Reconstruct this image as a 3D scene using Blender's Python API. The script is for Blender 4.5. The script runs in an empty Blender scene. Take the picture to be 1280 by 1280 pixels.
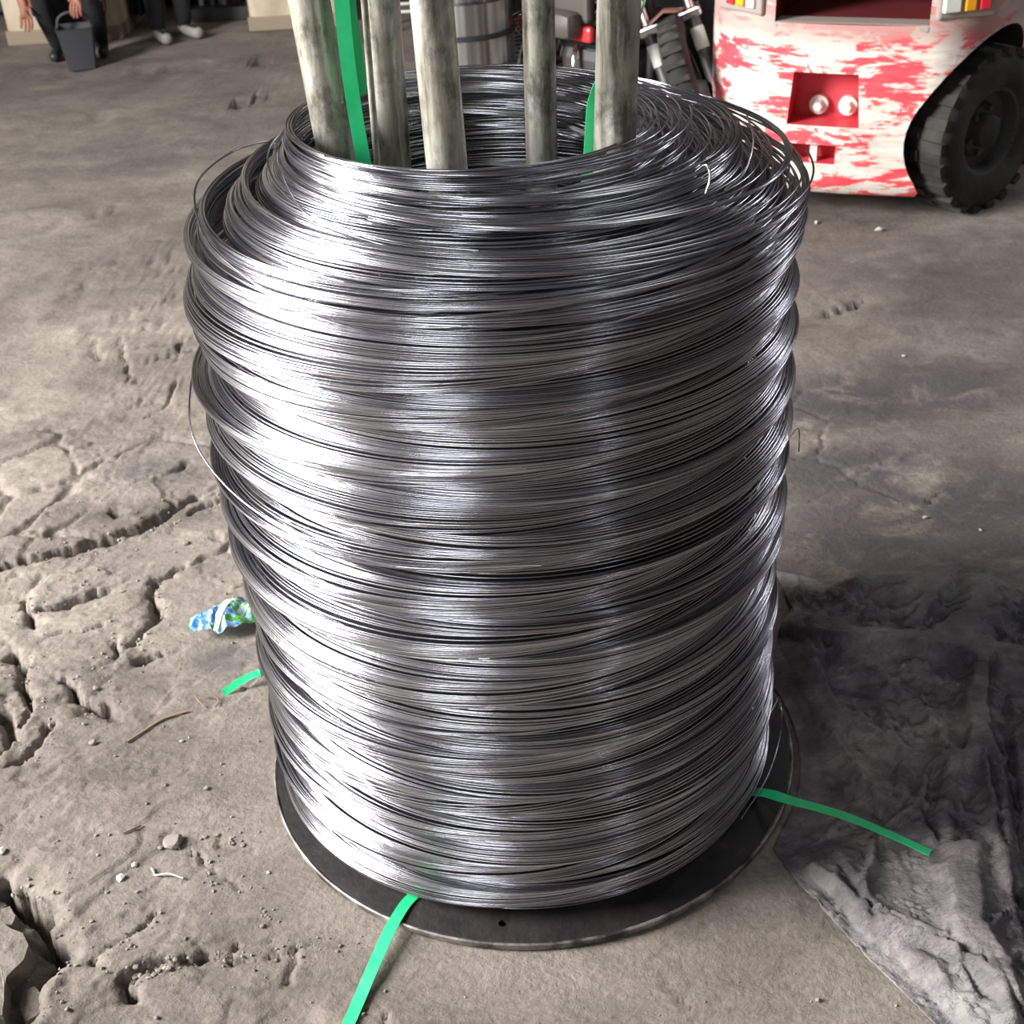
import bpy, bmesh, math, random
import numpy as np
from mathutils import Vector, Matrix

PI = math.pi
sc = bpy.context.scene
COL = sc.collection
rng = np.random.default_rng(7)
random.seed(7)

# ------------------------------------------------------------------ camera
F_PX, PIT, ROL, YAW = 1666.8, math.radians(32.17), math.radians(-3.43), math.radians(-0.294)
CAM = np.array([-0.0013, -1.5786, 1.4255])
_fw = np.array([math.sin(YAW)*math.cos(PIT), math.cos(YAW)*math.cos(PIT), -math.sin(PIT)])
_r0 = np.array([math.cos(YAW), -math.sin(YAW), 0.0]); _u0 = np.cross(_r0, _fw)
_rt = math.cos(ROL)*_r0 + math.sin(ROL)*_u0
_up = -math.sin(ROL)*_r0 + math.cos(ROL)*_u0
cam_d = bpy.data.cameras.new('camera'); cam = bpy.data.objects.new('camera', cam_d); COL.objects.link(cam)
m = Matrix.Identity(4)
for i in range(3):
    m[i][0], m[i][1], m[i][2], m[i][3] = _rt[i], _up[i], -_fw[i], CAM[i]
cam.matrix_world = m
cam_d.sensor_width = 36; cam_d.lens = 36*F_PX/1280; cam_d.clip_start = 0.05
cam_d.dof.use_dof = True; cam_d.dof.focus_distance = 1.45; cam_d.dof.aperture_fstop = 13
sc.camera = cam

def ray(px, py):
    return _fw + (px-640)/F_PX*_rt - (py-640)/F_PX*_up
def at(px, py, z=0.0, y=None):
    """world point seen at a pixel of the photograph, on the height z or on the upright plane y"""
    d = ray(px, py)
    t = (z-CAM[2])/d[2] if y is None else (y-CAM[1])/d[1]
    return CAM + t*d

# ------------------------------------------------------------------ world, lights, exposure
W = bpy.data.worlds.new('world'); sc.world = W; W.use_nodes = True
W.node_tree.nodes['Background'].inputs[0].default_value = (0.75, 0.86, 1.0, 1)
W.node_tree.nodes['Background'].inputs[1].default_value = 0.06
vs = sc.view_settings
vs.view_transform = 'Standard'; vs.look = 'None'; vs.gamma = 1; vs.use_curve_mapping = False
vs.exposure = 0.0
sc.cycles.use_denoising = True
sc.cycles.max_bounces = 6

def area(name, loc, target, sx, sy, power, col=(1, 1, 1)):
    l = bpy.data.lights.new(name, 'AREA'); l.shape = 'RECTANGLE'; l.size = sx; l.size_y = sy
    l.energy = power; l.color = col
    o = bpy.data.objects.new(name, l); COL.objects.link(o); o.location = loc
    d = Vector(target)-Vector(loc)
    o.rotation_euler = d.to_track_quat('-Z', 'Z').to_euler()
    return o
# daylight entering by the hall's openings
area('daylight_gate', (-4.6, -0.45, 2.75), (0, 0, 0.5), 2.6, 1.9, 1200, (1.0, 0.985, 0.96))
area('daylight_front_gate', (-2.5, -5.7, 2.7), (0.0, 0, 0.5), 2.2, 1.6, 130, (0.94, 0.97, 1.0))
area('daylight_roof_light', (1.55, 2.2, 4.7), (1.55, 2.0, 0), 1.2, 3.0, 32, (0.95, 0.98, 1.0))
area('daylight_window', (3.8, -5.7, 2.9), (0, 0, 0.5), 0.16, 0.8, 12, (0.9, 0.95, 1.0))
area('daylight_rear_window', (5.7, 3.75, 2.8), (0.3, 0, 0.6), 0.32, 0.9, 62, (0.93, 0.93, 1.0))

# ------------------------------------------------------------------ materials
def mat(name, base=(0.5, 0.5, 0.5), rough=0.5, metal=0.0, **kw):
    mt = bpy.data.materials.new(name); mt.use_nodes = True
    b = mt.node_tree.nodes['Principled BSDF']
    b.inputs['Base Color'].default_value = (*base, 1); b.inputs['Roughness'].default_value = rough
    b.inputs['Metallic'].default_value = metal
    for k, v in kw.items():
        b.inputs[k.replace('_', ' ')].default_value = v
    return mt
class N:
    def __init__(s, mt): s.t = mt.node_tree; s.b = s.t.nodes['Principled BSDF']
    def add(s, typ, **kw):
        n = s.t.nodes.new(typ)
        for k, v in kw.items(): setattr(n, k, v)
        return n
    def link(s, a, b): s.t.links.new(a, b)
    def coord(s, scale=(1, 1, 1), kind='Object', rot=(0, 0, 0)):
        c = s.add('ShaderNodeTexCoord'); mp = s.add('ShaderNodeMapping')
        mp.inputs['Scale'].default_value = scale; mp.inputs['Rotation'].default_value = rot
        s.link(c.outputs[kind], mp.inputs[0]); return mp.outputs[0]
    def noise(s, vec, scale, detail=6, rough=0.6, dist=0.0):
        n = s.add('ShaderNodeTexNoise'); n.inputs['Scale'].default_value = scale
        n.inputs['Detail'].default_value = detail; n.inputs['Roughness'].default_value = rough
        n.inputs['Distortion'].default_value = dist
        s.link(vec, n.inputs['Vector']); return n.outputs['Fac']
    def ramp(s, fac, stops):
        r = s.add('ShaderNodeValToRGB'); e = r.color_ramp.elements
        while len(e) < len(stops): e.new(0.5)
        for el, (p, c) in zip(e, stops):
            el.position = p; el.color = (*c, 1) if len(c) == 3 else c
        s.link(fac, r.inputs[0]); return r.outputs[0]
    def mix(s, fac, a, b, mode='MIX'):
        mx = s.add('ShaderNodeMix', data_type='RGBA', blend_type=mode)
        for v, k in ((fac, 0), (a, 6), (b, 7)):
            if isinstance(v, (int, float)): mx.inputs[k].default_value = v
            elif isinstance(v, tuple): mx.inputs[k].default_value = (*v, 1)
            else: s.link(v, mx.inputs[k])
        return mx.outputs[2]
    def math(s, op, a, b=0.5):
        n = s.add('ShaderNodeMath', operation=op)
        for v, k in ((a, 0), (b, 1)):
            if isinstance(v, (int, float)): n.inputs[k].default_value = v
            else: s.link(v, n.inputs[k])
        return n.outputs[0]
    def bump(s, h, strength=0.3, dist=0.01):
        b = s.add('ShaderNodeBump'); b.inputs['Strength'].default_value = strength; b.inputs['Distance'].default_value = dist
        s.link(h, b.inputs['Height']); s.link(b.outputs[0], s.b.inputs['Normal'])
    def base(s, c): s.link(c, s.b.inputs['Base Color'])

M = {}
# drawn steel wire
M['wire'] = mat('steel_wire', (0.60, 0.60, 0.635), 0.22, 1.0)
n = N(M['wire']); v = n.coord((1.5, 1.5, 330)); f = n.noise(v, 1.0, 2)
n.base(n.ramp(f, [(0.30, (0.28, 0.28, 0.31)), (0.5, (0.50, 0.50, 0.54)), (0.70, (0.74, 0.74, 0.765))]))
M['gap_shade'] = mat('dark_gap_shade', (0.10, 0.10, 0.11), 0.5, 1.0)  # shade of the gaps between turns, put into the colour
# weathered pipe
M['pipe'] = mat('weathered_pipe', (0.5, 0.5, 0.45), 0.40, 0.55)
n = N(M['pipe']); v = n.coord((1, 1, 0.12)); v2 = n.coord((1, 1, 0.6))
f1 = n.noise(v, 42, 6, 0.65); f2 = n.noise(v2, 24, 8, 0.7)
c = n.ramp(f1, [(0.32, (0.10, 0.092, 0.072)), (0.46, (0.36, 0.34, 0.28)), (0.60, (0.56, 0.54, 0.48)), (0.8, (0.30, 0.28, 0.22))])
c2 = n.ramp(f2, [(0.38, (0.05, 0.047, 0.04)), (0.53, (1, 1, 1))])
n.base(n.mix(0.68, c, c2, 'MULTIPLY')); n.bump(f2, 0.25, 0.003)
# carrier plate
M['plate'] = mat('rusty_plate', (0.04, 0.034, 0.033), 0.62, 0.0, Specular_IOR_Level=0.25)
n = N(M['plate']); v = n.coord(); f = n.noise(v, 14, 8, 0.7); f2 = n.noise(v, 70, 5)
n.base(n.ramp(f, [(0.38, (0.006, 0.0055, 0.006)), (0.60, (0.016, 0.0132, 0.013)), (0.76, (0.050, 0.038, 0.035))])); n.bump(f2, 0.4, 0.003)
M['plate_edge'] = mat('worn_plate_edge', (0.30, 0.27, 0.25), 0.5, 0.3)
n = N(M['plate_edge']); f = n.noise(n.coord(), 16, 5)
n.base(n.ramp(f, [(0.40, (0.03, 0.025, 0.024)), (0.52, (0.16, 0.14, 0.13)), (0.72, (0.42, 0.39, 0.36))]))
M['strap'] = mat('green_strapping', (0.012, 0.44, 0.14), 0.38, Coat_Weight=0.2)
n = N(M['strap']); f = n.noise(n.coord(), 40, 4)
n.base(n.ramp(f, [(0.3, (0.014, 0.50, 0.17)), (0.7, (0.025, 0.62, 0.24))]))
# floor
M['floor'] = mat('dusty_broken_concrete', (0.3, 0.27, 0.24), 0.88)
n = N(M['floor']); v = n.coord((1, 1.35, 1), rot=(0, 0, 0.5)); v1 = n.coord()
f1 = n.noise(v, 2.2, 9, 0.62, 0.5); f2 = n.noise(v, 11, 9, 0.7, 0.3); f3 = n.noise(v1, 95, 5, 0.65)
c = n.ramp(f1, [(0.28, (0.085, 0.070, 0.060)), (0.43, (0.155, 0.131, 0.112)), (0.58, (0.215, 0.185, 0.158)), (0.78, (0.300, 0.264, 0.228))])
c = n.mix(0.55, c, n.ramp(f2, [(0.30, (0.50, 0.47, 0.45)), (0.5, (0.95, 0.95, 0.95)), (0.72, (1.22, 1.2, 1.16))]), 'MULTIPLY')
c = n.mix(0.45, c, n.ramp(f3, [(0.33, (0.45, 0.43, 0.41)), (0.55, (1, 1, 1)), (0.75, (1.25, 1.24, 1.2))]), 'MULTIPLY')
at_n = n.add('ShaderNodeAttribute', attribute_name='stain')
f4 = n.noise(v, 6, 8, 0.7, 0.6)
st = n.math('MULTIPLY', at_n.outputs['Fac'], n.ramp(f4, [(0.34, (0, 0, 0)), (0.50, (1, 1, 1))]))
c = n.mix(st, c, (0.058, 0.050, 0.054)); n.base(c)
fb = n.math('ADD', n.math('MULTIPLY', f2, 0.7), n.math('MULTIPLY', f3, 0.22)); n.bump(fb, 0.75, 0.014)
M['stone'] = mat('grey_stone', (0.36, 0.33, 0.29), 0.9)
n = N(M['stone']); f = n.noise(n.coord(), 60, 5); n.base(n.ramp(f, [(0.3, (0.15, 0.13, 0.11)), (0.7, (0.31, 0.28, 0.245))])); n.bump(f, 0.4, 0.003)
M['pale_stone'] = mat('pale_stone', (0.44, 0.41, 0.37), 0.9)
# tarp
M['tarp'] = mat('grimy_tarpaulin', (0.1, 0.09, 0.1), 0.5)
n = N(M['tarp']); v = n.coord((1, 1, 1)); vr = n.coord((1, 2.6, 1), rot=(0, 0, -0.6))
f1 = n.noise(v, 5.5, 9, 0.68, 0.4); f2 = n.noise(vr, 16, 8, 0.7); f3 = n.noise(v, 130, 4)
c = n.ramp(f1, [(0.36, (0.024, 0.020, 0.024)), (0.47, (0.070, 0.060, 0.068)), (0.56, (0.145, 0.126, 0.130)), (0.68, (0.29, 0.25, 0.242))])
c = n.mix(0.6, c, n.ramp(f2, [(0.34, (0.30, 0.28, 0.30)), (0.5, (1, 1, 1)), (0.68, (1.6, 1.55, 1.5))]), 'MULTIPLY')
an = n.add('ShaderNodeAttribute', attribute_name='pale')
pf = n.math('MULTIPLY', an.outputs['Fac'], n.ramp(f2, [(0.25, (0.35, 0.35, 0.35)), (0.55, (1, 1, 1))]))
c = n.mix(pf, c, (0.34, 0.33, 0.315)); n.base(c); n.bump(n.math('ADD', f2, n.math('MULTIPLY', f3, 0.3)), 0.9, 0.010)
# forklift
M['fork_paint'] = mat('worn_red_paint', (0.6, 0.05, 0.07), 0.45)
n = N(M['fork_paint']); v = n.coord((1.0, 1.0, 2.2)); va = n.coord((0.8, 0.8, 5.0))
f1 = n.noise(v, 5.2, 9, 0.66, 0.6); f2 = n.noise(va, 11, 8, 0.7)
fm = n.math('ADD', n.math('MULTIPLY', f1, 0.68), n.math('MULTIPLY', f2, 0.32))
an = n.add('ShaderNodeAttribute', attribute_name='keep_red')
fm = n.math('SUBTRACT', fm, n.math('MULTIPLY', an.outputs['Fac'], 0.30))
ms = n.ramp(fm, [(0.470, (0, 0, 0)), (0.500, (1, 1, 1))])
wc = n.ramp(f2, [(0.3, (0.42, 0.36, 0.31)), (0.55, (0.66, 0.60, 0.54)), (0.8, (0.76, 0.71, 0.66))])
rc = n.ramp(f2, [(0.3, (0.60, 0.045, 0.065)), (0.7, (0.74, 0.11, 0.13))])
pc_ = n.mix(ms, rc, wc)
sp = n.add('ShaderNodeSeparateXYZ'); tc_ = n.add('ShaderNodeTexCoord'); n.link(tc_.outputs['Object'], sp.inputs[0])
dz = n.math('ADD', sp.outputs[2], n.math('MULTIPLY', n.math('SUBTRACT', f2, 0.5), 0.14))
n.base(n.mix(n.ramp(dz, [(0.50, (0, 0, 0)), (0.545, (0.8, 0.8, 0.8)), (0.60, (0.8, 0.8, 0.8)), (0.66, (0.15, 0.15, 0.15))]), pc_, (0.40, 0.26, 0.23)))
M['fork_red'] = mat('recess_red', (0.60, 0.05, 0.07), 0.5)
M['fork_dark_red'] = mat('opening_dark_red', (0.12, 0.012, 0.014), 0.6)  # darker red for the faces inside the upper opening
M['fork_grey'] = mat('dusty_grey_panel', (0.30, 0.25, 0.22), 0.7)
M['black'] = mat('matt_black', (0.012, 0.012, 0.013), 0.6)
M['dark_inside'] = mat('shaded_arch_and_bay', (0.03, 0.02, 0.02), 0.8)  # near-black: shade of the wheel arch put into the colour; also the radiator
M['tyre'] = mat('dusty_rubber', (0.035, 0.033, 0.031), 0.85)
n = N(M['tyre']); f = n.noise(n.coord(), 9, 6); n.base(n.ramp(f, [(0.42, (0.014, 0.0135, 0.013)), (0.75, (0.055, 0.050, 0.042))]))
M['rim'] = mat('dark_rim', (0.06, 0.06, 0.06), 0.5, 0.4)
M['amber'] = mat('amber_lens', (0.85, 0.36, 0.02), 0.25)
M['white_lens'] = mat('white_lens', (0.78, 0.78, 0.72), 0.25)
M['red_lens'] = mat('red_lens', (0.65, 0.03, 0.05), 0.25)
M['steel_bolt'] = mat('pale_bolt', (0.75, 0.72, 0.66), 0.4, 0.2)
M['rust_pink'] = mat('faded_pink_primer', (0.55, 0.22, 0.2), 0.7)
# background
M['column'] = mat('stained_plaster', (0.5, 0.42, 0.32), 0.85)
n = N(M['column']); f = n.noise(n.coord((1, 1, 0.4)), 7, 7); 
n.base(n.ramp(f, [(0.3, (0.34, 0.27, 0.19)), (0.6, (0.52, 0.44, 0.33)), (0.8, (0.60, 0.52, 0.41))])); n.bump(f, 0.3, 0.01)
M['column_foot'] = mat('dirty_column_foot', (0.24, 0.19, 0.14), 0.9)
M['wall'] = mat('grimy_wall', (0.06, 0.055, 0.05), 0.9)
n = N(M['wall']); f = n.noise(n.coord(), 3, 6); n.base(n.ramp(f, [(0.3, (0.035, 0.032, 0.03)), (0.7, (0.10, 0.09, 0.08))]))
M['roof'] = mat('sooty_roof', (0.05, 0.048, 0.045), 0.9)
M['gunmetal'] = mat('dark_steel', (0.035, 0.035, 0.038), 0.5, 0.4)
M['drum'] = mat('bright_drum_steel', (0.5, 0.5, 0.5), 0.32, 1.0)
n = N(M['drum']); f = n.noise(n.coord((6, 6, 0.05)), 9, 3); n.base(n.ramp(f, [(0.35, (0.22, 0.22, 0.22)), (0.65, (0.62, 0.61, 0.59))]))
M['darkwire'] = mat('dark_ribbed_steel', (0.12, 0.12, 0.125), 0.45, 0.7)
M['chrome'] = mat('chrome', (0.75, 0.75, 0.76), 0.2, 1.0)
M['white_paint'] = mat('chipped_white_paint', (0.62, 0.63, 0.58), 0.5)
M['saddle'] = mat('worn_brown_vinyl', (0.07, 0.06, 0.055), 0.55)
M['bike_red'] = mat('bike_red', (0.55, 0.035, 0.04), 0.35)
M['mudguard'] = mat('faded_brown_red', (0.16, 0.07, 0.055), 0.6)
M['engine'] = mat('oily_alloy', (0.10, 0.10, 0.10), 0.45, 0.7)
M['greenish'] = mat('grey_green_paint', (0.12, 0.14, 0.12), 0.6)
M['skin'] = mat('skin', (0.28, 0.11, 0.07), 0.55)
M['cloth_black'] = mat('black_trousers', (0.010, 0.010, 0.012), 0.9)
M['cloth_grey'] = mat('grey_work_clothes', (0.085, 0.087, 0.095), 0.9)
M['cloth_light'] = mat('light_grey_shirt', (0.30, 0.32, 0.33), 0.9)
M['cloth_pink'] = mat('dull_pink_shirt', (0.28, 0.11, 0.13), 0.9)
M['hair'] = mat('black_hair', (0.01, 0.009, 0.008), 0.6)
M['shoe'] = mat('pale_shoe', (0.24, 0.22, 0.20), 0.8)
M['bucket'] = mat('charcoal_plastic', (0.028, 0.029, 0.033), 0.6)
M['curtain'] = mat('blue_grey_sheet', (0.10, 0.11, 0.125), 0.6)
M['wood'] = mat('worn_wood', (0.2, 0.14, 0.09), 0.8)
# wrapper print
M['wrapper'] = mat('printed_wrapper', (0.8, 0.8, 0.8), 0.3, Coat_Weight=0.4)
n = N(M['wrapper']); f = n.noise(n.coord((1, 1, 1)), 24, 4, 0.5, 1.2)
n.base(n.ramp(f, [(0.34, (0.02, 0.13, 0.40)), (0.44, (0.30, 0.55, 0.75)), (0.47, (0.04, 0.22, 0.03)), (0.545, (0.13, 0.38, 0.05)), (0.57, (0.75, 0.80, 0.80)), (0.66, (0.05, 0.32, 0.62))]))
M['wrapper_white'] = mat('wrapper_white', (0.8, 0.82, 0.80), 0.35)

# ------------------------------------------------------------------ helpers
def tag(o, label=None, cat=None, group=None, kind=None):
    if label: o['label'] = label
    if cat: o['category'] = cat
    if group: o['group'] = group
    if kind: o['kind'] = kind
    return o
def link(o, parent=None):
    COL.objects.link(o)
    if parent is not None: o.parent = parent
    return o
def empty(name, loc=(0, 0, 0), rz=0.0):
    o = bpy.data.objects.new(name, None); COL.objects.link(o); o.location = loc; o.rotation_euler = (0, 0, rz)
    o.empty_display_size = 0.1; return o
def mesh_np(name, V, Q, mt, parent=None, smooth=True):
    """mesh object from an (n,3) vertex array and an (m,4) quad array"""
    V = np.asarray(V, np.float32); Q = np.asarray(Q, np.int32)
    me = bpy.data.meshes.new(name); me.vertices.add(len(V)); me.vertices.foreach_set('co', V.ravel())
    k = Q.shape[1]
    me.loops.add(Q.size); me.loops.foreach_set('vertex_index', Q.ravel())
    me.polygons.add(len(Q)); me.polygons.foreach_set('loop_start', np.arange(0, Q.size, k, dtype=np.int32))
    me.polygons.foreach_set('loop_total', np.full(len(Q), k, np.int32))
    me.polygons.foreach_set('use_smooth', np.full(len(Q), smooth))
    me.update(calc_edges=True)
    if mt: me.materials.append(mt)
    return link(bpy.data.objects.new(name, me), parent)
def bm_obj(name, bm, mt, parent=None, smooth=False, auto=True):
    me = bpy.data.meshes.new(name); bmesh.ops.recalc_face_normals(bm, faces=bm.faces)
    bm.to_mesh(me); bm.free()
    for x in (mt if isinstance(mt, (list, tuple)) else [mt]): me.materials.append(x)
    for p_ in me.polygons: p_.use_smooth = smooth
    if smooth and auto:
        try: me.set_sharp_from_angle(angle=math.radians(40))
        except Exception: pass
    return link(bpy.data.objects.new(name, me), parent)
def box(bm, c, s, rot=None, bev=0.0):
    r = bmesh.ops.create_cube(bm, size=1.0); vs_ = r['verts']
    bmesh.ops.scale(bm, vec=s, verts=vs_)
    if bev:
        es = list({e for v_ in vs_ for e in v_.link_edges})
        g = bmesh.ops.bevel(bm, geom=es, offset=bev, segments=2, affect='EDGES', profile=0.5)
        vs_ = list({v_ for f_ in g['faces'] for v_ in f_.verts} | {v_ for v_ in vs_ if v_.is_valid})
    if rot is not None: bmesh.ops.rotate(bm, cent=(0, 0, 0), matrix=rot, verts=vs_)
    bmesh.ops.translate(bm, vec=c, verts=vs_)
    return vs_
def cyl(bm, a, b, r0, r1=None, seg=20, caps=True):
    a = Vector(a); b = Vector(b); r1 = r0 if r1 is None else r1
    d = b-a; q = d.to_track_quat('Z', 'Y').to_matrix()
    ra = [bm.verts.new(a+q@Vector((r0*math.cos(2*PI*i/seg), r0*math.sin(2*PI*i/seg), 0))) for i in range(seg)]
    rb = [bm.verts.new(b+q@Vector((r1*math.cos(2*PI*i/seg), r1*math.sin(2*PI*i/seg), 0))) for i in range(seg)]
    for i in range(seg): bm.faces.new((ra[i], ra[(i+1) % seg], rb[(i+1) % seg], rb[i]))
    if caps: bm.faces.new(ra[::-1]); bm.faces.new(rb)
    return ra+rb
def lathe(bm, prof, seg=48, origin=(0, 0, 0), axis='Z', close=False):
    rings = []
    for r, z in prof:
        ring = []
        for i in range(seg):
            t = 2*PI*i/seg; x, y = r*math.cos(t), r*math.sin(t)
            p_ = (x, y, z) if axis == 'Z' else ((z, x, y) if axis == 'X' else (x, z, y))
            ring.append(bm.verts.new((p_[0]+origin[0], p_[1]+origin[1], p_[2]+origin[2])))
        rings.append(ring)
    prs = list(zip(rings[:-1], rings[1:])) + ([(rings[-1], rings[0])] if close else [])
    for a, b in prs:
        for i in range(seg): bm.faces.new((a[i], a[(i+1) % seg], b[(i+1) % seg], b[i]))
    if not close:
        if prof[0][0] > 1e-6: bm.faces.new(rings[0][::-1])
        if prof[-1][0] > 1e-6: bm.faces.new(rings[-1])
    return rings
def smooth_path(pts, n=12):
    """Catmull-Rom through points"""
    P = np.array(pts, float); P = np.vstack([2*P[0]-P[1], P, 2*P[-1]-P[-2]]); out = []
    for i in range(1, len(P)-2):
        t = np.linspace(0, 1, n, endpoint=False)[:, None]
        a, b, c_, d = P[i-1], P[i], P[i+1], P[i+2]
        out.append(0.5*((2*b)+(-a+c_)*t+(2*a-5*b+4*c_-d)*t**2+(-a+3*b-3*c_+d)*t**3))
    out.append(P[-2][None]); return np.vstack(out)
def tube_np(P, r, sides=5, ref=(0, 0, 1)):
    P = np.asarray(P, float); n_ = len(P)
    T = np.gradient(P, axis=0); T /= np.linalg.norm(T, axis=1)[:, None]+1e-12
    Nn = np.cross(T, np.array(ref, float)); ln = np.linalg.norm(Nn, axis=1)[:, None]
    Nn = np.where(ln > 1e-4, Nn/(ln+1e-12), np.array([1.0, 0, 0])); B = np.cross(Nn, T)
    a = np.arange(sides)*2*PI/sides
    V = P[:, None]+r*(np.cos(a)[None, :, None]*Nn[:, None]+np.sin(a)[None, :, None]*B[:, None])
    i = np.arange(n_-1)[:, None]*sides; k = np.arange(sides)[None]; k2 = (np.arange(sides)+1)[None] % sides
    Q = np.stack([i+k, i+k2, i+sides+k2, i+sides+k], -1).reshape(-1, 4)
    return V.reshape(-1, 3), Q
def tube_obj(name, P, r, mt, parent=None, sides=6, ref=(0, 0, 1)):
    V, Q = tube_np(P, r, sides, ref); return mesh_np(name, V, Q, mt, parent)

# value noise in numpy
def _hash(ix, iy, s):
    h = (ix*374761393+iy*668265263+s*974634777) & 0xFFFFFFFF
    h = ((h ^ (h >> 13))*1274126177) & 0xFFFFFFFF
    return ((h ^ (h >> 16)) & 0xFFFF)/65535.0
def vnoise(x, y, s=0):
    ix = np.floor(x).astype(np.int64); iy = np.floor(y).astype(np.int64); fx = x-ix; fy = y-iy
    fx = fx*fx*fx*(fx*(fx*6-15)+10); fy = fy*fy*fy*(fy*(fy*6-15)+10)
    a, b = _hash(ix, iy, s), _hash(ix+1, iy, s); c_, d = _hash(ix, iy+1, s), _hash(ix+1, iy+1, s)
    return (a*(1-fx)+b*fx)*(1-fy)+(c_*(1-fx)+d*fx)*fy
def fbm(x, y, o=5, s=0, g=0.5):
    t, a, w = 0, 1.0, 0
    for k in range(o): t = t+a*vnoise(x*2**k+17.3*k, y*2**k+5.1*k, s+k); w += a; a *= g
    return t/w
def sstep(a, b, x):
    t = np.clip((x-a)/(b-a), 0, 1); return t*t*(3-2*t)
def pline_dist(X, Y, pts):
    d = np.full(X.shape, 1e9)
    for (x0, y0), (x1, y1) in zip(pts[:-1], pts[1:]):
        vx, vy = x1-x0, y1-y0; L = vx*vx+vy*vy+1e-12
        t = np.clip(((X-x0)*vx+(Y-y0)*vy)/L, 0, 1)
        d = np.minimum(d, np.hypot(X-x0-t*vx, Y-y0-t*vy))
    return d

def voronoi(x, y, s=0):
    ix = np.floor(x).astype(np.int64); iy = np.floor(y).astype(np.int64)
    d1 = np.full(x.shape, 9.0); d2 = np.full(x.shape, 9.0); hid = np.zeros(x.shape); ox = np.zeros(x.shape); oy = np.zeros(x.shape)
    for a in (-1, 0, 1):
        for b in (-1, 0, 1):
            jx, jy = ix+a, iy+b; px_ = jx+_hash(jx, jy, s); py_ = jy+_hash(jx, jy, s+1); d = np.hypot(x-px_, y-py_)
            m_ = d < d1; d2 = np.where(m_, d1, np.minimum(d2, d)); d1 = np.where(m_, d, d1)
            hid = np.where(m_, _hash(jx, jy, s+2), hid); ox = np.where(m_, x-px_, ox); oy = np.where(m_, y-py_, oy)
    return d1, d2, hid, ox, oy
def pline_signed(X, Y, pts):
    d = np.full(X.shape, 1e9); sg = np.zeros(X.shape)
    for (x0, y0), (x1, y1) in zip(pts[:-1], pts[1:]):
        vx, vy = x1-x0, y1-y0; L = vx*vx+vy*vy+1e-12
        t = np.clip(((X-x0)*vx+(Y-y0)*vy)/L, 0, 1)
        dd = np.hypot(X-x0-t*vx, Y-y0-t*vy); m_ = dd < d
        sg[m_] = np.sign(vx*(Y-y0)-vy*(X-x0))[m_]; d = np.minimum(d, dd)
    return d, sg

# ------------------------------------------------------------------ the hall
def axis_coords(lo, hi, dense, step, grow):
    a, b = dense; c_ = list(np.arange(a, b, step)); s_ = step
    while c_[-1] < hi: s_ *= grow; c_.append(c_[-1]+s_)
    c_[-1] = hi; s_ = step; l = [a]
    while l[-1] > lo: s_ *= grow; l.append(l[-1]-s_)
    l[-1] = lo
    return np.array(l[1:][::-1]+c_)
xs = np.concatenate([axis_coords(-5, 5.0, (-0.98, -0.20), 0.0042, 1.035)])
xs = np.concatenate([xs[xs < -0.2], np.arange(-0.2, 0.75, 0.007), axis_coords(0, 6, (0.75, 0.76), 0.007, 1.03)])
xs = np.unique(np.round(xs[(xs >= -5) & (xs <= 6)], 5))
xs = xs[np.concatenate([[True], np.diff(xs) > 0.002])]
ys = axis_coords(-6, 6.6, (-0.63, 0.95), 0.0046, 1.022)
GX, GY = np.meshgrid(xs, ys)
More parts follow.
